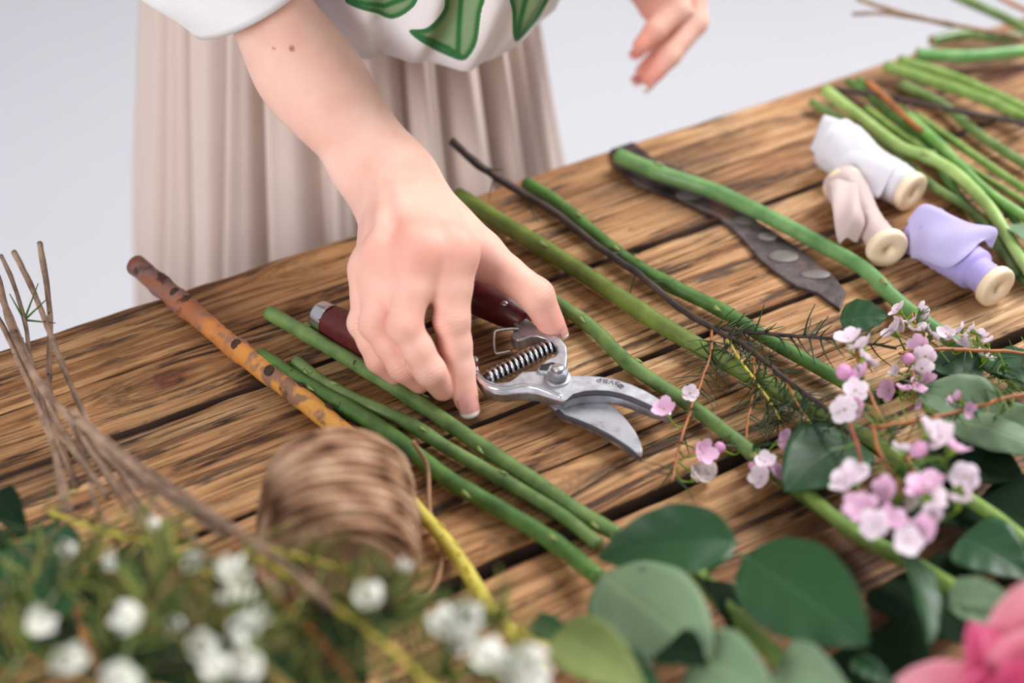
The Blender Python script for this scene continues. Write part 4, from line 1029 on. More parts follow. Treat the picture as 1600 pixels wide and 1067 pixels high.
spool('white silk ribbon spool lying behind the beige and lilac ones', (1300, 222, .003), (1428, 303), .0130, .0165, .0118, (M['rib_white'], M['rib_white']), 1,
      ([(1288, 180, .030), (1330, 200, .031), (1372, 228, .030), (1405, 256, .028)], [(1265, 236, .012), (1300, 262, .014), (1340, 290, .014), (1372, 312, .013)], .003), lambda t: .0175 - .0055 * min(1, t * 1.1) + .0012 * math.sin(t * 9))
spool('dusty beige ribbon spool, middle one, its round wooden end facing the viewer', (1314, 284), (1389, 392), .0128, .0122, .0095, (M['rib_beige'], M['rib_beige']), 2,
      ([(1292, 290, .026), (1300, 330, .024), (1306, 360, .018), (1312, 382, .010)], [(1340, 285, .027), (1345, 318, .027), (1352, 345, .024), (1340, 380, .010)], .004), lambda t: .0128 - .0040 * min(1, t * 1.3) + .0006 * math.sin(t * 8))
spool('lilac ribbon spool lying nearest the viewer with a stiff flap of ribbon sticking up', (1440, 358), (1561, 452), .0128, .0165, .0095, (M['rib_lilac2'], M['rib_lilac']), 3,
      ([(1418, 345, .024), (1445, 322, .032), (1492, 336, .034), (1524, 350, .032), (1556, 362, .028), (1550, 386, .020)], [(1424, 406, .008), (1448, 410, .016), (1480, 415, .020), (1502, 408, .024), (1520, 392, .026), (1522, 376, .028)], .002), lambda t: (.0172 - .0045 * min(1, t * 1.6)) if t < .78 else .0098 + .0003 * math.sin(t * 160))

# ------------------------------------------------------------------ twine
def twine():
    a = U(530, 715, .036); b = U(528, 905, .036)
    root = empty('twine_roll', (a + b) / 2 - Vector((0, 0, .036)), 'thick roll of brown jute twine lying in the foreground', 'twine')
    ax = (b - a).normalized(); Ln = (b - a).length; u = ax.cross(Vector((0, 0, 1))).normalized(); w = u.cross(ax)
    print('twine length', Ln)
    prof = lambda t: (.0290 + .0045 * min(1, t * 2)) * (min(1, (t + .02) / .22) ** .42 if t < .2 else 1) * (1 if t < .85 else (1 - ((t - .85) / .15) ** 2 * .25))
    v, f = lathe_data(a, ax, [(Ln * t, max(.004, prof(t) - .0008)) for t in [i / 40 for i in range(41)]] + [(Ln - .001, .02), (Ln - .002, .0001)], 60); add_mesh_part('cardboard_core', [(v, f)], M['twine'], root, .25)
    mb = MB(); rnd = random.Random(4); tone = []
    for layer in range(3):
        turns = (26, 19, 13)[layer]; pts = []; N = turns * 26
        for i in range(N + 1):
            t = i / N; an = 2 * math.pi * i / 26 + layer; tt = t + (0.01, .05, -.07)[layer] * math.sin(an + layer * 2) + .012 * noise.noise(Vector((i * .05, layer, 1)))
            tt = min(1, max(0, tt)); r = prof(tt) + .0004 + layer * .0010 + .0007 * noise.noise(Vector((t * 60, layer * 9, 0)))
            p = a + ax * (Ln * tt) + (u * math.cos(an) + w * math.sin(an)) * r
            p.z = max(p.z, T + .0016); pts.append(p)
        v, f = tube_data(pts, .0019, 6, True, .35, layer); n0 = len(mb.v); mb.add(v, f)
        for q in range(len(v)): mb.tone[n0 + q] = .5 + 1.1 * noise.noise(Vector(v[q]) * 85) 
    mb.build('wound_twine', M['twine'], root)
    lp = [U(645, 690, .03), U(668, 730, .012), U(672, 800, .006), U(690, 860, .004), U(684, 905, .004), U(664, 930, .006), U(640, 925, .012)]
    v, f = tube_data(smooth_path(lp, 10), .0011, 6, True, .3, 3); add_mesh_part('loose_strand', [(v, f)], M['twine'], root)
twine()
#@@P3
# ------------------------------------------------------------------ leaves, sprigs and flowers
def leaf_obj(name, base, tip, width, mat, parent, nrm=None, cup=.12, bend=.10, prof=(.55, 1.0), petiole=None, nu=18, nv=10, wav=.0, thick=.0004, seed=0, point=1.0):
    a = Vector(base); b = Vector(tip); ax = b - a; Ln = ax.length; ax.normalize()
    if nrm is None: nrm = Vector((0, 0, T + H)) - (a + b) / 2; nrm = nrm.normalized() * .6 + Vector((0, 0, .6))
    nrm = Vector(nrm); nrm = (nrm - ax * nrm.dot(ax)).normalized(); sd = nrm.cross(ax)
    V = []; UV = []
    for i in range(nu + 1):
        t = i / nu; hw = width / 2 * (math.sin(math.pi * min(1, t ** prof[0])) ** .72 if prof[1] == 1.0 else math.sin(math.pi * t ** prof[0]) ** prof[1]) * (1 if t < .75 else 1 - (t - .75) * .3 * point)
        for j in range(nv + 1):
            s = j / nv * 2 - 1
            z = -bend * Ln * (2 * t - 1) ** 2 + cup * hw * abs(s) ** 1.5 + wav * math.sin(t * 14 + s * 2 + seed) * abs(s) + .0006 * math.sin(abs(s) * 5 - t * 24) * abs(s)
            V.append(a + ax * Ln * t + sd * hw * s + nrm * (z + bend * Ln)); UV.append((t, j / nv))
    Fc = [(i * (nv + 1) + j, (i + 1) * (nv + 1) + j, (i + 1) * (nv + 1) + j + 1, i * (nv + 1) + j + 1) for i in range(nu) for j in range(nv)]
    V = [Vector((v.x, v.y, max(v.z, T + .0012))) for v in V]
    mb = MB(); mb.add(V, Fc); mb.tone = [i / nu for i in range(nu + 1) for j in range(nv + 1)]
    if petiole is not None:
        v, f = tube_data(smooth_path([Vector(petiole), (Vector(petiole) + a) / 2 + Vector((0, 0, .002)), a, a.lerp(b, .25)], 4), lambda q: .0011 - .0006 * q, 6); mb.add(v, f, 0.0)
    o = mb.build(name, mat, parent)
    uvl = o.data.uv_layers.new(name='UVMap'); n = len(UV)
    for lp in o.data.loops: uvl.data[lp.index].uv = UV[lp.vertex_index] if lp.vertex_index < n else (0.0, 0.5)
    if thick and petiole is None and parent: md = o.modifiers.new('t', 'SOLIDIFY'); md.thickness = thick; md.offset = -1
    return o
def flower_data(c, r, n, rnd, old=False, cupf=0.0):
    r = r * (1.16 if cupf == 0 else .86); pw = 1.0
    """small waxflower: five cupped rounded petals round a shallow cup"""
    n = Vector(n).normalized(); u = n.cross(Vector((.3, .2, 1))).normalized(); w = n.cross(u); V = []; Fc = []; tone = []; ph = rnd.uniform(0, 6.28)
    for k in range(5):
        a = ph + 2 * math.pi * k / 5 + rnd.uniform(-.12, .12); d = u * math.cos(a) + w * math.sin(a); sd = n.cross(d); b0 = len(V); up = rnd.uniform(.15, .7) + cupf; m = 8; rs = 5
        for top in (1, 0):
            for i in range(rs):
                q = i / (rs - 1)
                for j in range(m):
                    t = 2 * math.pi * j / m; x = math.cos(t) * q; y = math.sin(t) * q
                    rad = r * (.56 + .50 * x * pw); hz = r * (up * (.6 + .4 * x) ** 2 + .18 * (x * x + y * y)) + (.10 * r * math.sqrt(max(0, 1 - q * q)) if top else 0)
                    if old: hz += .25 * r * rnd.random()
                    V.append(Vector(c) + d * rad + sd * (r * .56 * y) + n * hz); tone.append(min(1, .15 + .9 * (rad / r)))
        for top in (0, 1):
            for i in range(rs - 1):
                for j in range(m):
                    q = b0 + top * rs * m + i * m; j2 = (j + 1) % m; fc = (q + j, q + m + j, q + m + j2, q + j2); Fc.append(fc if top == 0 else fc[::-1])
    return V, Fc, tone
def nearest(pt, paths):
    best = None
    for P in paths:
        for i, q in enumerate(P):
            d = (q - pt).length
            if best is None or d < best[0]: best = (d, P[max(0, i - 2)])
    return best[1]
def sprig(name, label, cat, stalks, flowers, needles, seed, group=None, pm=('petal_pink',), sm=BROWN, leafmat='needle', nd_len=(.009, .016), pedmat=None, jit=None, nr=.0006):
    rnd = random.Random(seed); paths = []
    first = U(*stalks[0][0][0]); root = empty(name, first, label, cat, group)
    for (pts, r0, r1, mat) in stalks:
        P = smooth_path([U(*p) for p in pts], 10); P = smooth_path(P, 2)
        P = [p + Vector((noise.noise(p * 130 + Vector((seed, 0, 0))), noise.noise(p * 130 + Vector((0, seed, 5))), .5 * noise.noise(p * 130 + Vector((9, 0, seed))))) * .0006 for p in P]
        P = [Vector((p.x, p.y, max(p.z, T + r0))) for p in P]
        paths.append(P); v, f = tube_data(P, lambda t: r0 + (r1 - r0) * t, 8, True, .25, seed); mb = MB(); mb.add(v, f); mb.build('stalk', mat, root)
    mbp = MB()
    for i, fl in enumerate(flowers):
        px, py, h, r = fl[:4]; kind = fl[4] if len(fl) > 4 else rnd.choice(pm)
        c = U(px, py, h); src = nearest(c, paths); dr = (c - src); dr = dr.normalized() if dr.length > 1e-5 else Vector((0, 0, 1))
        n = (dr * .5 + Vector((rnd.uniform(-.9, .9), rnd.uniform(-1.0, .5), rnd.uniform(.1, 1.1)))).normalized()
        base = c - n * r * .8
        if kind == 'bud_pink':
            r *= .8; c = c - n * r * .2
            v, f = blob_data(c, r, 12, 8, n, (1, 1, 1.15)); mb = MB(); mb.add(v, f); fo = mb.build('flower_bud', M[kind], root)
        else:
            v, f, tn = flower_data(c - n * r * .15, r, n, rnd, kind == 'petal_old', .9 if kind == 'petal_white' else 0); mb = MB(); mb.add(v, f); mb.tone = tn; fo = mb.build('flower', M[kind], root)
            b, f = blob_data(c + n * r * .0, r * .22, 8, 5, n, (1, 1, .5)); mb = MB(); mb.add(b, f); mb.build('flower_centre', M['calyx'], fo)
        v, f = lathe_data(base - n * r * .1, n, [(0, .0004), (r * .15, r * .2), (r * .55, r * .36), (r * .8, r * .44)], 9)
        mbc = MB(); mbc.add(v, f); mbc.build('calyx', M['calyx'], fo)
        mid = (base + src) / 2 + Vector((0, 0, -.003)) - n * .002
        v, f = tube_data(smooth_path([src, mid, base], 5), .00055, 5); mbp = MB(); mbp.add(v, f); mbp.build('flower_stalk', pedmat or M['calyx'], fo)
    mbn = MB()
    if isinstance(needles, int): needles = [(needles, i) for i in range(len(paths))]
    for cnt, pi in needles:
        P = paths[pi]
        for k in range(cnt):
            i = rnd.randrange(1, len(P) - 1); t = (P[i + 1] - P[i - 1]).normalized(); d = Vector((rnd.gauss(0, 1), rnd.gauss(0, 1), rnd.gauss(0, .6))); d = (d - t * d.dot(t)).normalized()
            L_ = rnd.uniform(*nd_len) * 1.1; dd = (t * rnd.uniform(.2, 1.1) + d).normalized(); a = P[i]; b = a + dd * L_ * .5 + d * .001; c = a + dd * L_ + Vector((rnd.uniform(-1, 1), rnd.uniform(-1, 1), rnd.uniform(-.5, 1))) * .0018
            pts = [Vector((q.x, q.y, max(q.z, T + .0012))) for q in (a, b, c)]
            v, f = tube_data(smooth_path(pts, 3), lambda q: nr * (1 - .6 * q), 4, True); mbn.add(v, f, rnd.random())
    if mbn.v: tag(mbn.build('needles', M[leafmat], root), kind=None)
    return root
# pink waxflower, the long one starting as a dark twig at the back edge
pk = 'petal_pink'; bl = 'petal_blush'; bd = 'bud_pink'; ol = 'petal_old'; RUS = RUST
sprig('waxflower_branch', 'long dark twig overhanging the back edge that branches into pink waxflowers and thin needles', 'flower branch', [
    ([(705, 220, .036), (740, 252, .028), (800, 292, .018), (870, 335, .014), (930, 382, .012), (1000, 430, .012), (1060, 480, .012), (1110, 511, .014)], .0027, .0019, BROWN),
    ([(1108, 510, .014), (1160, 517, .018), (1230, 524, .024), (1310, 530, .03), (1400, 543, .03)], .0012, .0008, BROWN),
    ([(1108, 510, .014), (1170, 545, .017), (1225, 590, .022), (1290, 640, .028), (1340, 690, .03)], .0017, .0011, BROWN),
    ([(1113, 514, .014), (1108, 560, .012), (1088, 615, .012), (1066, 680, .010), (1050, 752, .008)], .0010, .0007, RUS),
    ([(1180, 556, .017), (1178, 600, .013), (1168, 660, .010), (1165, 700, .006)], .0008, .0006, RUS),
    ([(1135, 530, .015), (1170, 580, .014), (1205, 630, .012), (1218, 655, .010)], .0008, .0006, YELT),
    ([(1225, 590, .022), (1243, 625, .018), (1262, 655, .014)], .0008, .0006, RUS),
    ([(1262, 655, .014), (1300, 700, .012), (1330, 735, .010)], .0006, .0005, YELT),
    ([(1165, 690, .008), (1190, 720, .010)], .0007, .0006, YELT),
    ], [(1038, 640, .020, .0055, pk), (1078, 614, .018, .0040, bl), (1124, 698, .012, .0036, bd), (1098, 708, .012, .0058, pk), (1088, 745, .006, .0050, ol), (1108, 742, .006, .0050, ol),
        (1190, 745, .016, .0050, bl), (1196, 722, .018, .0046, bl), (1222, 690, .02, .0052, pk), (1232, 715, .018, .0050, pk), (1212, 738, .017, .0050, pk), (1176, 728, .014, .0026, bd)],
    [(6, 0), (46, 1), (70, 2), (34, 3), (26, 4), (44, 5), (26, 6), (30, 7), (8, 8)], 11, nd_len=(.011, .019))
sprig('waxflower_branch', 'tall pink and white waxflower cluster just left of the biggest cluster, with dangling lower blooms', 'flower branch', [
    ([(1440, 760, .03), (1400, 690, .04), (1370, 640, .047), (1345, 580, .05), (1338, 540, .052)], .0013, .0008, RUS),
    ([(1370, 640, .047), (1330, 625, .048)], .0008, .0006, RUS),
    ], [(1325, 530, .055, .0062, bl), (1345, 540, .055, .0058, bl), (1352, 562, .053, .0052, bl), (1318, 580, .052, .0052, bd), (1343, 585, .052, .0052, pk), (1336, 610, .052, .0054, bl), (1320, 640, .050, .0060, bl), (1337, 640, .050, .0050, pk)],
    [(16, 0), (10, 1)], 12, leafmat='needle_b')
sprig('waxflower_branch', 'waxflower cluster with many small white blooms and a green centre, nearest the lilac spool', 'flower branch', [
    ([(1625, 556, .022), (1560, 549, .024), (1500, 547, .026), (1450, 546, .030), (1405, 552, .032)], .0012, .0009, RUS),
    ([(1450, 546, .030), (1435, 515, .036), (1425, 490, .038)], .0008, .0006, RUS),
    ([(1430, 548, .030), (1428, 585, .034), (1420, 612, .032)], .0008, .0006, RUS),
    ([(1560, 549, .024), (1572, 580, .016), (1580, 615, .012)], .0008, .0006, BRIGHT),
    ], [(1403, 484, .036, .0048, bl), (1436, 487, .036, .0048, bl), (1424, 502, .036, .0044, bl), (1395, 518, .036, .0056, bl), (1408, 506, .036, .0042, bl), (1436, 516, .036, .0052, bl), (1456, 525, .032, .0046, bl),
        (1438, 541, .034, .0052, pk), (1446, 557, .034, .0054, bl), (1420, 560, .036, .0040, bd), (1440, 575, .034, .0052, bl), (1444, 595, .032, .0050, pk), (1432, 606, .032, .0044, pk), (1390, 610, .034, .0052, pk), (1410, 608, .034, .0040, pk), (1400, 580, .03, .0032, bl),
        (1478, 522, .024, .0044, bl), (1490, 532, .024, .0040, bl), (1502, 516, .024, .0042, bl), (1518, 516, .024, .0040, bl), (1514, 532, .022, .0040, bl), (1530, 524, .022, .0040, bl), (1543, 534, .022, .0034, bl), (1540, 556, .02, .0046, bl), (1434, 630, .03, .0030, pk)],
    [(30, 0), (12, 1), (16, 2), (34, 3)], 13, leafmat='needle_b', nd_len=(.007, .014))
sprig('waxflower_branch', 'large blurred pink waxflower cluster at the right above the dark leaves', 'flower branch', [
    ([(1640, 606, .040), (1560, 625, .044), (1490, 645, .046), (1420, 660, .048), (1360, 668, .048)], .0014, .0010, RUS),
    ([(1365, 668, .048), (1372, 705, .052), (1395, 740, .056), (1410, 775, .058)], .0011, .0008, RUS),
    ([(1395, 740, .056), (1430, 770, .058), (1455, 800, .058)], .0008, .0006, BRIGHT),
    ([(1395, 735, .056), (1440, 720, .062), (1470, 715, .064)], .0008, .0006, BRIGHT),
    ([(1320, 632, .046), (1338, 690, .050), (1350, 740, .056)], .0010, .0008, stem_mat('red_twig', srgb(120, 54, 40), srgb(168, 90, 66)))
    ], [(1495, 624, .046, .0042, pk), (1513, 640, .046, .0038, pk), (1455, 675, .068, .0068, bl), (1470, 684, .068, .0070, bl), (1492, 700, .066, .0054, pk), (1438, 700, .066, .0048, bd), (1411, 704, .062, .0048, bl), (1322, 750, .06, .0066, bl), (1335, 744, .06, .0060, bl),
        (1350, 795, .062, .0062, pk), (1340, 790, .06, .0054, pk), (1368, 820, .062, .0060, bl), (1392, 815, .062, .0056, pk), (1387, 765, .062, .0058, pk), (1446, 762, .068, .0078, pk), (1460, 772, .066, .0060, bl), (1458, 805, .064, .0054, bl), (1446, 828, .064, .0056, pk), (1418, 845, .062, .0056, bl),
        (1507, 745, .064, .0058, bl), (1508, 762, .064, .0054, bl), (1498, 784, .062, .0052, bl), (1420, 780, .058, .0040, ol), (1385, 795, .06, .0036, bd)],
    [(90, 0), (14, 1), (14, 2), (14, 3), (4, 4)], 14, leafmat='needle_b', nd_len=(.008, .015))
# leafy rose stems in front
cam_n = lambda p, k=.8, up=(0, 0, .5): (Vector((0, 0, T + H)) - Vector(p)).normalized() * k + Vector(up)
def leafy(label, stalk, r, mat, leaves, seed, name='leafy_rose_branch'):
    P = smooth_path([U(*p) for p in stalk], 8); root = empty(name, P[0], label, 'leafy branch')
    v, f = tube_data(P, r, 12, True, .08, seed); add_mesh_part('stalk', [(v, f)], mat, root)
    for i, (b, t, w, m, kw) in enumerate(leaves):
        B = U(*b); kw = dict(kw); pe = kw.pop('pet', None)
        pe = U(*pe) if pe else None
        leaf_obj('leaf', B, U(*t), w, M[m], root, petiole=pe, seed=i, **kw)
    return root
leafy('bright green rose stem with large dark and pale round leaves at the bottom middle', [(1060, 862, .012), (1090, 895, .022), (1135, 950, .03), (1185, 1000, .036), (1240, 1050, .04), (1300, 1110, .045)], .0042, BRIGHT, [
    ((1152, 846, .050), (934, 872, .034), .034, 'leaf_dark', dict(nrm=(.05, -.3, 1), cup=.30, bend=.10, pet=(1108, 892, .028), prof=(.72, 1.0))),
    ((938, 898, .036), (1112, 1034, .056), .047, 'leaf_pale', dict(nrm=cam_n(U(1000, 970)), cup=-.12, bend=.05, prof=(.80, 1.0))),
    ((1162, 868, .046), (1358, 1008, .054), .045, 'leaf_dark', dict(nrm=cam_n(U(1260, 940)) , cup=.10, bend=.06, pet=(1110, 890, .028), prof=(.82, 1.0))),
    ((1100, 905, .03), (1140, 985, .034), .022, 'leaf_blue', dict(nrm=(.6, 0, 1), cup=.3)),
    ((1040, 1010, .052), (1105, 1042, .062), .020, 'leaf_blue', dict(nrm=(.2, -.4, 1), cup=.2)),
    ((1080, 1030, .045), (1215, 1090, .06), .034, 'leaf_pale', dict(nrm=cam_n(U(1150, 1060)), cup=.1)),
    ((1215, 1040, .05), (1330, 1085, .06), .024, 'leaf_pale', dict(nrm=cam_n(U(1280, 1060)), cup=.3)),
], 1)
leafy('olive-leaved stem at the bottom edge right of the white flowers', [(810, 985, .03), (870, 1010, .04), (930, 1060, .045), (960, 1110, .05)], .0022, YELT, [
    ((868, 990, .05), (1010, 1080, .062), .026, 'leaf_olive', dict(nrm=cam_n(U(940, 1030)), cup=.25, prof=(.7, 1.0))),
    ((830, 975, .045), (905, 1003, .045), .012, 'leaf_mid', dict(nrm=(0, -.3, 1), cup=.3)),
    ((940, 1045, .05), (1040, 1100, .05), .024, 'leaf_mid', dict(nrm=(0, -.3, 1), cup=.3)),
], 2)
leafy('green stem with drooping narrow leaf running under the large pink cluster', [(1260, 770, .012), (1330, 830, .018), (1420, 878, .028), (1490, 918, .036), (1560, 960, .042)], .0036, BRIGHT, [
    ((1388, 842, .036), (1452, 1008, .044), .019, 'leaf_mid', dict(nrm=(.5, -.7, .8), cup=.35, prof=(.95, 1.0))),
    ((1482, 924, .045), (1592, 945, .06), .014, 'leaf_pale', dict(nrm=cam_n(U(1540, 930)), cup=.3, prof=(.7, 1.0))),
    ((1490, 930, .044), (1570, 984, .055), .016, 'leaf_pale', dict(nrm=cam_n(U(1540, 960)), cup=.3, prof=(.8, 1.0))),
    ((1340, 1000, .010), (1440, 1110, .02), .05, 'leaf_blue', dict(nrm=(-.2, -.2, 1), cup=.2)),
    ((1400, 900, .010), (1520, 1010, .014), .055, 'leaf_blue', dict(nrm=(0, -.1, 1), cup=.2)),
    ((1330, 1030, .03), (1400, 1075, .03), .010, 'leaf_mid', dict(cup=.2)),
], 3)
leafy('dark-leaved stem filling the right edge below the pale leaves', [(1500, 770, .020), (1560, 812, .026), (1620, 860, .03), (1680, 900, .035)], .0036, BRIGHT, [
    ((1340, 688, .012), (1226, 768, .020), .042, 'leaf_dark', dict(nrm=(0, -.1, 1), cup=.1, prof=(.8, 1.0))),
    ((1575, 665, .022), (1430, 612, .026), .034, 'leaf_pale', dict(nrm=(.0, -.5, 1), cup=.2, prof=(.8, 1.0))),
    ((1475, 655, .026), (1640, 712, .030), .022, 'leaf_pale', dict(nrm=(.0, -.3, 1), cup=-.2, prof=(.8, 1.0))),
    ((1556, 652, .026), (1650, 690, .028), .022, 'leaf_pale', dict(nrm=(.0, -.3, 1), cup=.2)),
    ((1460, 556, .010), (1535, 600, .014), .034, 'leaf_dark', dict(nrm=(0, 0, 1), cup=.1)),
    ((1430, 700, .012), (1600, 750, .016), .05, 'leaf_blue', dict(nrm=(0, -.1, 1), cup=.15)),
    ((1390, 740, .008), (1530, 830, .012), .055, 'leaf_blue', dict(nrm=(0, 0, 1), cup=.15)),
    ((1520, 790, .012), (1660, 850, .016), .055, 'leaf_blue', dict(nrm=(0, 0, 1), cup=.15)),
    ((1500, 840, .022), (1610, 905, .026), .034, 'leaf_mid', dict(nrm=(-.1, -.2, 1), cup=.15)),
    ((1540, 560, .010), (1640, 610, .014), .03, 'leaf_mid', dict(nrm=(0, 0, 1), cup=.15)),
    ((1590, 350, .010), (1660, 420, .016), .03, 'leaf_pale', dict(nrm=(0, 0, 1), cup=.15)),
], 4)
lf = leaf_obj('fallen_leaf', U(1312, 500, .004), U(1388, 494, .010), .024, M['leaf_dark'], None, nrm=(0, -.25, 1), cup=.12, bend=.04, prof=(.75, 1.0), thick=0)
tag(lf, 'single small dark green leaf lying at the end of the iron strap', 'leaf')
# rose in the corner
def rose():
    c = U(1600, 1150, .035); root = empty('rose', c, 'pink rose at the bottom right corner, petals deep pink with pale outer ones', 'rose')
    v, f = blob_data(c, .012, 14, 10); add_mesh_part('calyx', [(v, f)], M['calyx'], root)
    rnd = random.Random(2)
    spec = [((1516, 972, .080), .021, 'rose', .5), ((1612, 905, .092), .034, 'rose_light', .5), ((1400, 1062, .066), .030, 'rose_light', .4), ((1572, 1032, .088), .030, 'rose', .5), ((1470, 1120, .07), .04, 'rose', .4), ((1700, 980, .095), .05, 'rose_light', .5), ((1650, 1010, .10), .036, 'rose', .6), ((1690, 1100, .09), .045, 'rose', .5), ((1610, 1090, .10), .035, 'rose', .7)]
    for i, (tp, w, m, cu) in enumerate(spec):
        b = c + (U(*tp) - c) * .12; n = (Vector((0, 0, T + H)) - c).normalized() + Vector((0, 0, .3))
        leaf_obj('petal', b, U(*tp), w, M[m], root, nrm=n, cup=cu, bend=.06, prof=(1.35, .62), point=.2, thick=.0006)
rose()
# ---- brown twigs and white-flowered sprigs, front left
TW = [('slender brown twig between the thick grey one and the lowest one at the left edge', [(-14, 425, .034), (28, 520, .033), (66, 610, .036), (110, 690, .046), (165, 770, .06)], .0019),
      ('thin twig ending in the open wood below the tangle of brown twigs', [(40, 560, .034), (95, 640, .034), (150, 720, .040), (200, 800, .055)], .0016),
      ('blurred pale twig just above the one crossing toward the twine roll', [(110, 640, .045), (200, 712, .062), (290, 772, .078), (380, 835, .09), (470, 905, .10)], .0017),
      ('blurred twig between the two pale ones that slope down to the right', [(135, 672, .05), (185, 728, .063), (245, 788, .075), (310, 850, .085), (390, 930, .095)], .0018),
      ('short twig curving under the tangle toward the left flowers', [(100, 640, .04), (135, 720, .05), (150, 790, .06), (190, 850, .07)], .0016),
      ('brown twig standing up tallest at the left, its blunt end above the white backdrop', [(62, 380, .040), (72, 440, .034), (79, 505, .026), (77, 560, .020), (78, 610, .016), (90, 680, .024), (120, 760, .034)], .0024),
      ('reddish-brown twig second from the tallest, crossing in front of it', [(22, 394, .040), (50, 450, .036), (78, 520, .032), (104, 585, .028), (140, 665, .028), (190, 742, .036), (250, 830, .055)], .0023),
      ('thin brown twig leaning between the two upright twigs with a green sprout', [(2, 400, .036), (20, 440, .034), (38, 500, .03), (48, 560, .026), (70, 640, .026), (110, 700, .032), (170, 780, .046)], .0018),
      ('thick grey-brown twig entering at the left edge and running to the blurred tangle', [(-25, 370, .038), (0, 450, .036), (22, 520, .034), (60, 598, .036), (115, 660, .045), (175, 720, .058), (260, 775, .075), (350, 835, .09)], .0030),
      ('lowest brown twig entering at the left edge', [(-20, 470, .030), (10, 520, .030), (45, 600, .034), (72, 665, .038), (96, 740, .046), (110, 800, .055)], .0022),
      ('greyish twig running down to the left flowers', [(60, 600, .032), (80, 680, .040), (90, 730, .05), (98, 800, .06)], .0021),
      ('blurred pale twig crossing toward the twine roll', [(120, 655, .05), (190, 715, .066), (270, 770, .08), (350, 820, .092), (440, 880, .10), (520, 950, .11)], .0026),
      ('blurred pale twig sloping down right through the white flowers', [(130, 680, .05), (170, 740, .06), (215, 800, .07), (262, 890, .08), (320, 980, .085)], .0024)]
for i, (lab, pts, r) in enumerate(TW):
    t = stem('waxflower_twig', lab, 'twig', pts, r * (.80 if i < 11 else .85), GREYT, (.3, .6), (), seed=70 + i, group='brown twigs at the left', nmat=BROWN, bumpy=.3)
    P = [U(*p) for p in pts]
    if i == 7:
        for dx, dy, dz in ((.008, .004, .006), (-.006, .008, .005), (.012, -.004, .002), (.004, .010, .008)):
            v, f = tube_data(smooth_path([P[2], P[2] + Vector((dx, dy, dz)) * .8, P[2] + Vector((dx, dy, dz)) * 1.6], 3), lambda q: .0007 * (1 - .6 * q), 5); add_mesh_part('needle', [(v, f)], M['needle_b'], t)
wt = 'petal_white'
def wsprig(label, stalks, flowers, nd, seed, nl=(.012, .022)):
    return sprig('white_flower_sprig', label, 'flower sprig', stalks, [(x, y, h, r, wt) for x, y, h, r in flowers], int(nd * 1.6), seed, None, (wt,), GREYT, 'needle_w', nl, OLIVE, nr=.0008)
wsprig('white-flowered sprig at the far left edge, blooms above dark leaves', [
    ([(-40, 1120, .07), (20, 1050, .09), (50, 990, .10), (90, 920, .10), (120, 870, .10)], .0016, .0010, OLIVE),
    ([(90, 920, .10), (140, 900, .10), (165, 885, .10)], .0010, .0007, OLIVE), ([(-40, 1000, .08), (20, 960, .09), (60, 880, .08), (60, 820, .07)], .0012, .0008, OLIVE)],
    [(120, 862, .10, .0052), (165, 890, .10, .0055), (48, 982, .11, .0066), (95, 1022, .115, .0060), (112, 1030, .112, .0055)], 34, 31)
wsprig('white-flowered sprig with loose single blooms left of centre of the front tangle', [
    ([(150, 1130, .08), (190, 1050, .10), (210, 985, .11), (235, 900, .105), (255, 830, .10)], .0016, .0010, OLIVE),
    ([(210, 985, .11), (255, 920, .11), (288, 880, .108)], .0010, .0007, RUST), ([(190, 1050, .10), (150, 980, .10), (160, 900, .09)], .0010, .0007, OLIVE), ([(80, 800, .05), (160, 830, .07), (240, 850, .08), (330, 900, .09)], .0010, .0009, YELT)],
    [(250, 820, .10, .0042), (288, 874, .108, .0058), (218, 962, .115, .0070), (198, 1056, .118, .0078), (212, 1062, .116, .0070)], 34, 32)
wsprig('dense white-flowered sprig with the tallest bright bloom beside the twine roll', [
    ([(300, 1130, .08), (330, 1050, .10), (350, 980, .11), (365, 930, .11)], .0016, .0010, OLIVE),
    ([(330, 1050, .10), (300, 1010, .11), (285, 975, .11)], .0010, .0007, OLIVE), ([(350, 1000, .11), (385, 985, .115), (400, 1030, .115)], .0010, .0007, BRIGHT), ([(270, 880, .08), (320, 930, .09), (380, 1000, .10), (450, 1080, .10)], .0014, .0012, RUST)],
    [(360, 905, .115, .0066), (364, 928, .115, .0070), (360, 945, .112, .0055), (285, 976, .112, .0048), (312, 1012, .115, .0062), (322, 1022, .113, .0052), (380, 985, .115, .0064), (396, 978, .115, .0052), (398, 1028, .118, .0070), (388, 1010, .116, .0062), (340, 1056, .118, .0060)], 34, 33)
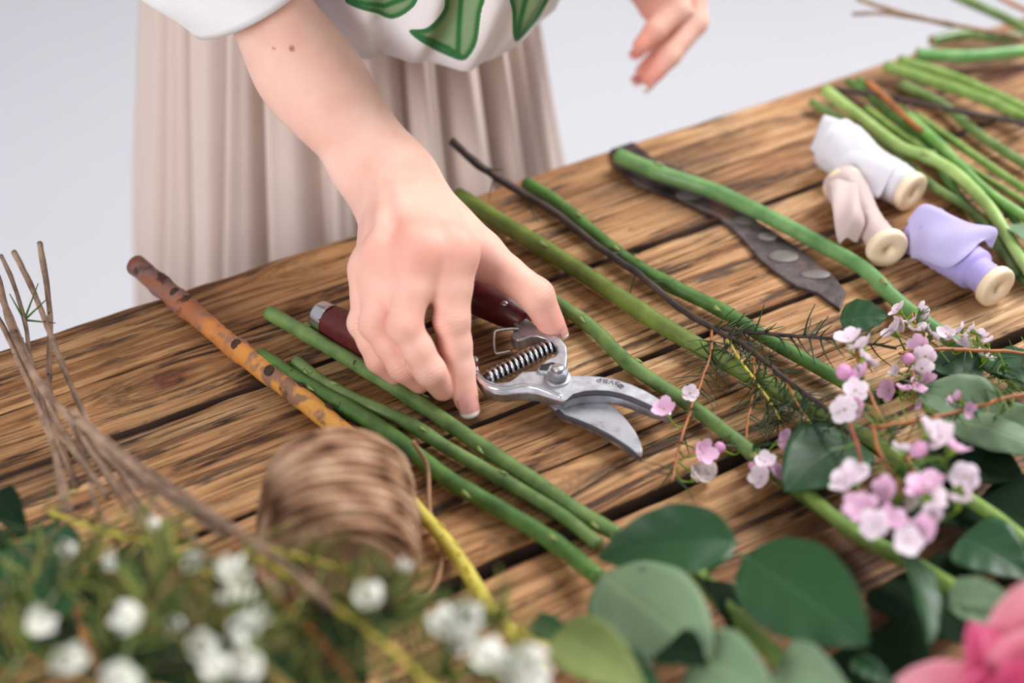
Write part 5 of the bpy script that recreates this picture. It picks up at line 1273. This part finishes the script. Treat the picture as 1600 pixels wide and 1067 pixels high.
wsprig('sprig with two white buds in front of the twine roll', [
    ([(400, 870, .08), (480, 920, .09), (540, 960, .10), (620, 1020, .10), (690, 1090, .10)], .0014, .0010, YELT),
    ([(540, 960, .10), (560, 945, .105), (575, 935, .108)], .0009, .0007, BRIGHT), ([(600, 990, .10), (618, 940, .104), (627, 895, .10)], .0009, .0007, BRIGHT),
    ([(380, 850, .075), (430, 860, .085), (500, 880, .09), (560, 900, .095)], .0011, .0009, YELT), ([(430, 930, .08), (500, 1000, .09), (560, 1080, .09)], .0016, .0012, RUST), ([(420, 960, .08), (480, 1040, .085), (520, 1100, .09)], .0014, .0012, OLIVE)],
    [(575, 936, .112, .0062), (627, 892, .104, .0040)], 28, 34)
wsprig('white-flowered sprig in front of the yellow twig at the bottom edge', [
    ([(640, 1130, .08), (680, 1060, .09), (705, 1000, .10), (712, 975, .105)], .0014, .0010, BRIGHT),
    ([(680, 1060, .09), (750, 1040, .10), (800, 1040, .105)], .0011, .0008, BRIGHT), ([(600, 940, .09), (680, 975, .095), (750, 980, .10), (800, 960, .10)], .0010, .0007, BRIGHT)],
    [(696, 984, .110, .0066), (722, 970, .110, .0072), (712, 992, .108, .0055), (766, 1036, .114, .0070), (782, 1046, .112, .0060), (815, 1032, .114, .0074), (828, 1050, .112, .0066), (800, 1052, .112, .006)], 34, 35)
leafy('dark green leafy stem at the lower left edge', [(-60, 760, .02), (0, 800, .03), (50, 850, .04), (110, 930, .05), (150, 1040, .05)], .0022, RUST, [
    ((20, 850, .045), (110, 960, .055), .046, 'leaf_dark', dict(nrm=cam_n(U(60, 900)), cup=.15, prof=(.8, 1.0))),
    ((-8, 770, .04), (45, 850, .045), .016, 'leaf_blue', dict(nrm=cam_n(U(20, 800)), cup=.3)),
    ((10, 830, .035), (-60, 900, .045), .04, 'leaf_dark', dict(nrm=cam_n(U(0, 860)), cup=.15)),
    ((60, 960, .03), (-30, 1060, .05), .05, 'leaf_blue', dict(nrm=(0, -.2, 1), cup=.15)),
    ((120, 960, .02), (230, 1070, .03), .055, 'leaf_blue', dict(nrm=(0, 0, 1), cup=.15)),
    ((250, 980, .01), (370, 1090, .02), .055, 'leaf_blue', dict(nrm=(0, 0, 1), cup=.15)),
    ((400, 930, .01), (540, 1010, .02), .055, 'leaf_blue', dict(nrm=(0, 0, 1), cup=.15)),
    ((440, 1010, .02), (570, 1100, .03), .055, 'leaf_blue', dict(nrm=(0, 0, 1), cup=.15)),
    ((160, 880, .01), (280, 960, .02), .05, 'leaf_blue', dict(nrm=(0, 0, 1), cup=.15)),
], 6)
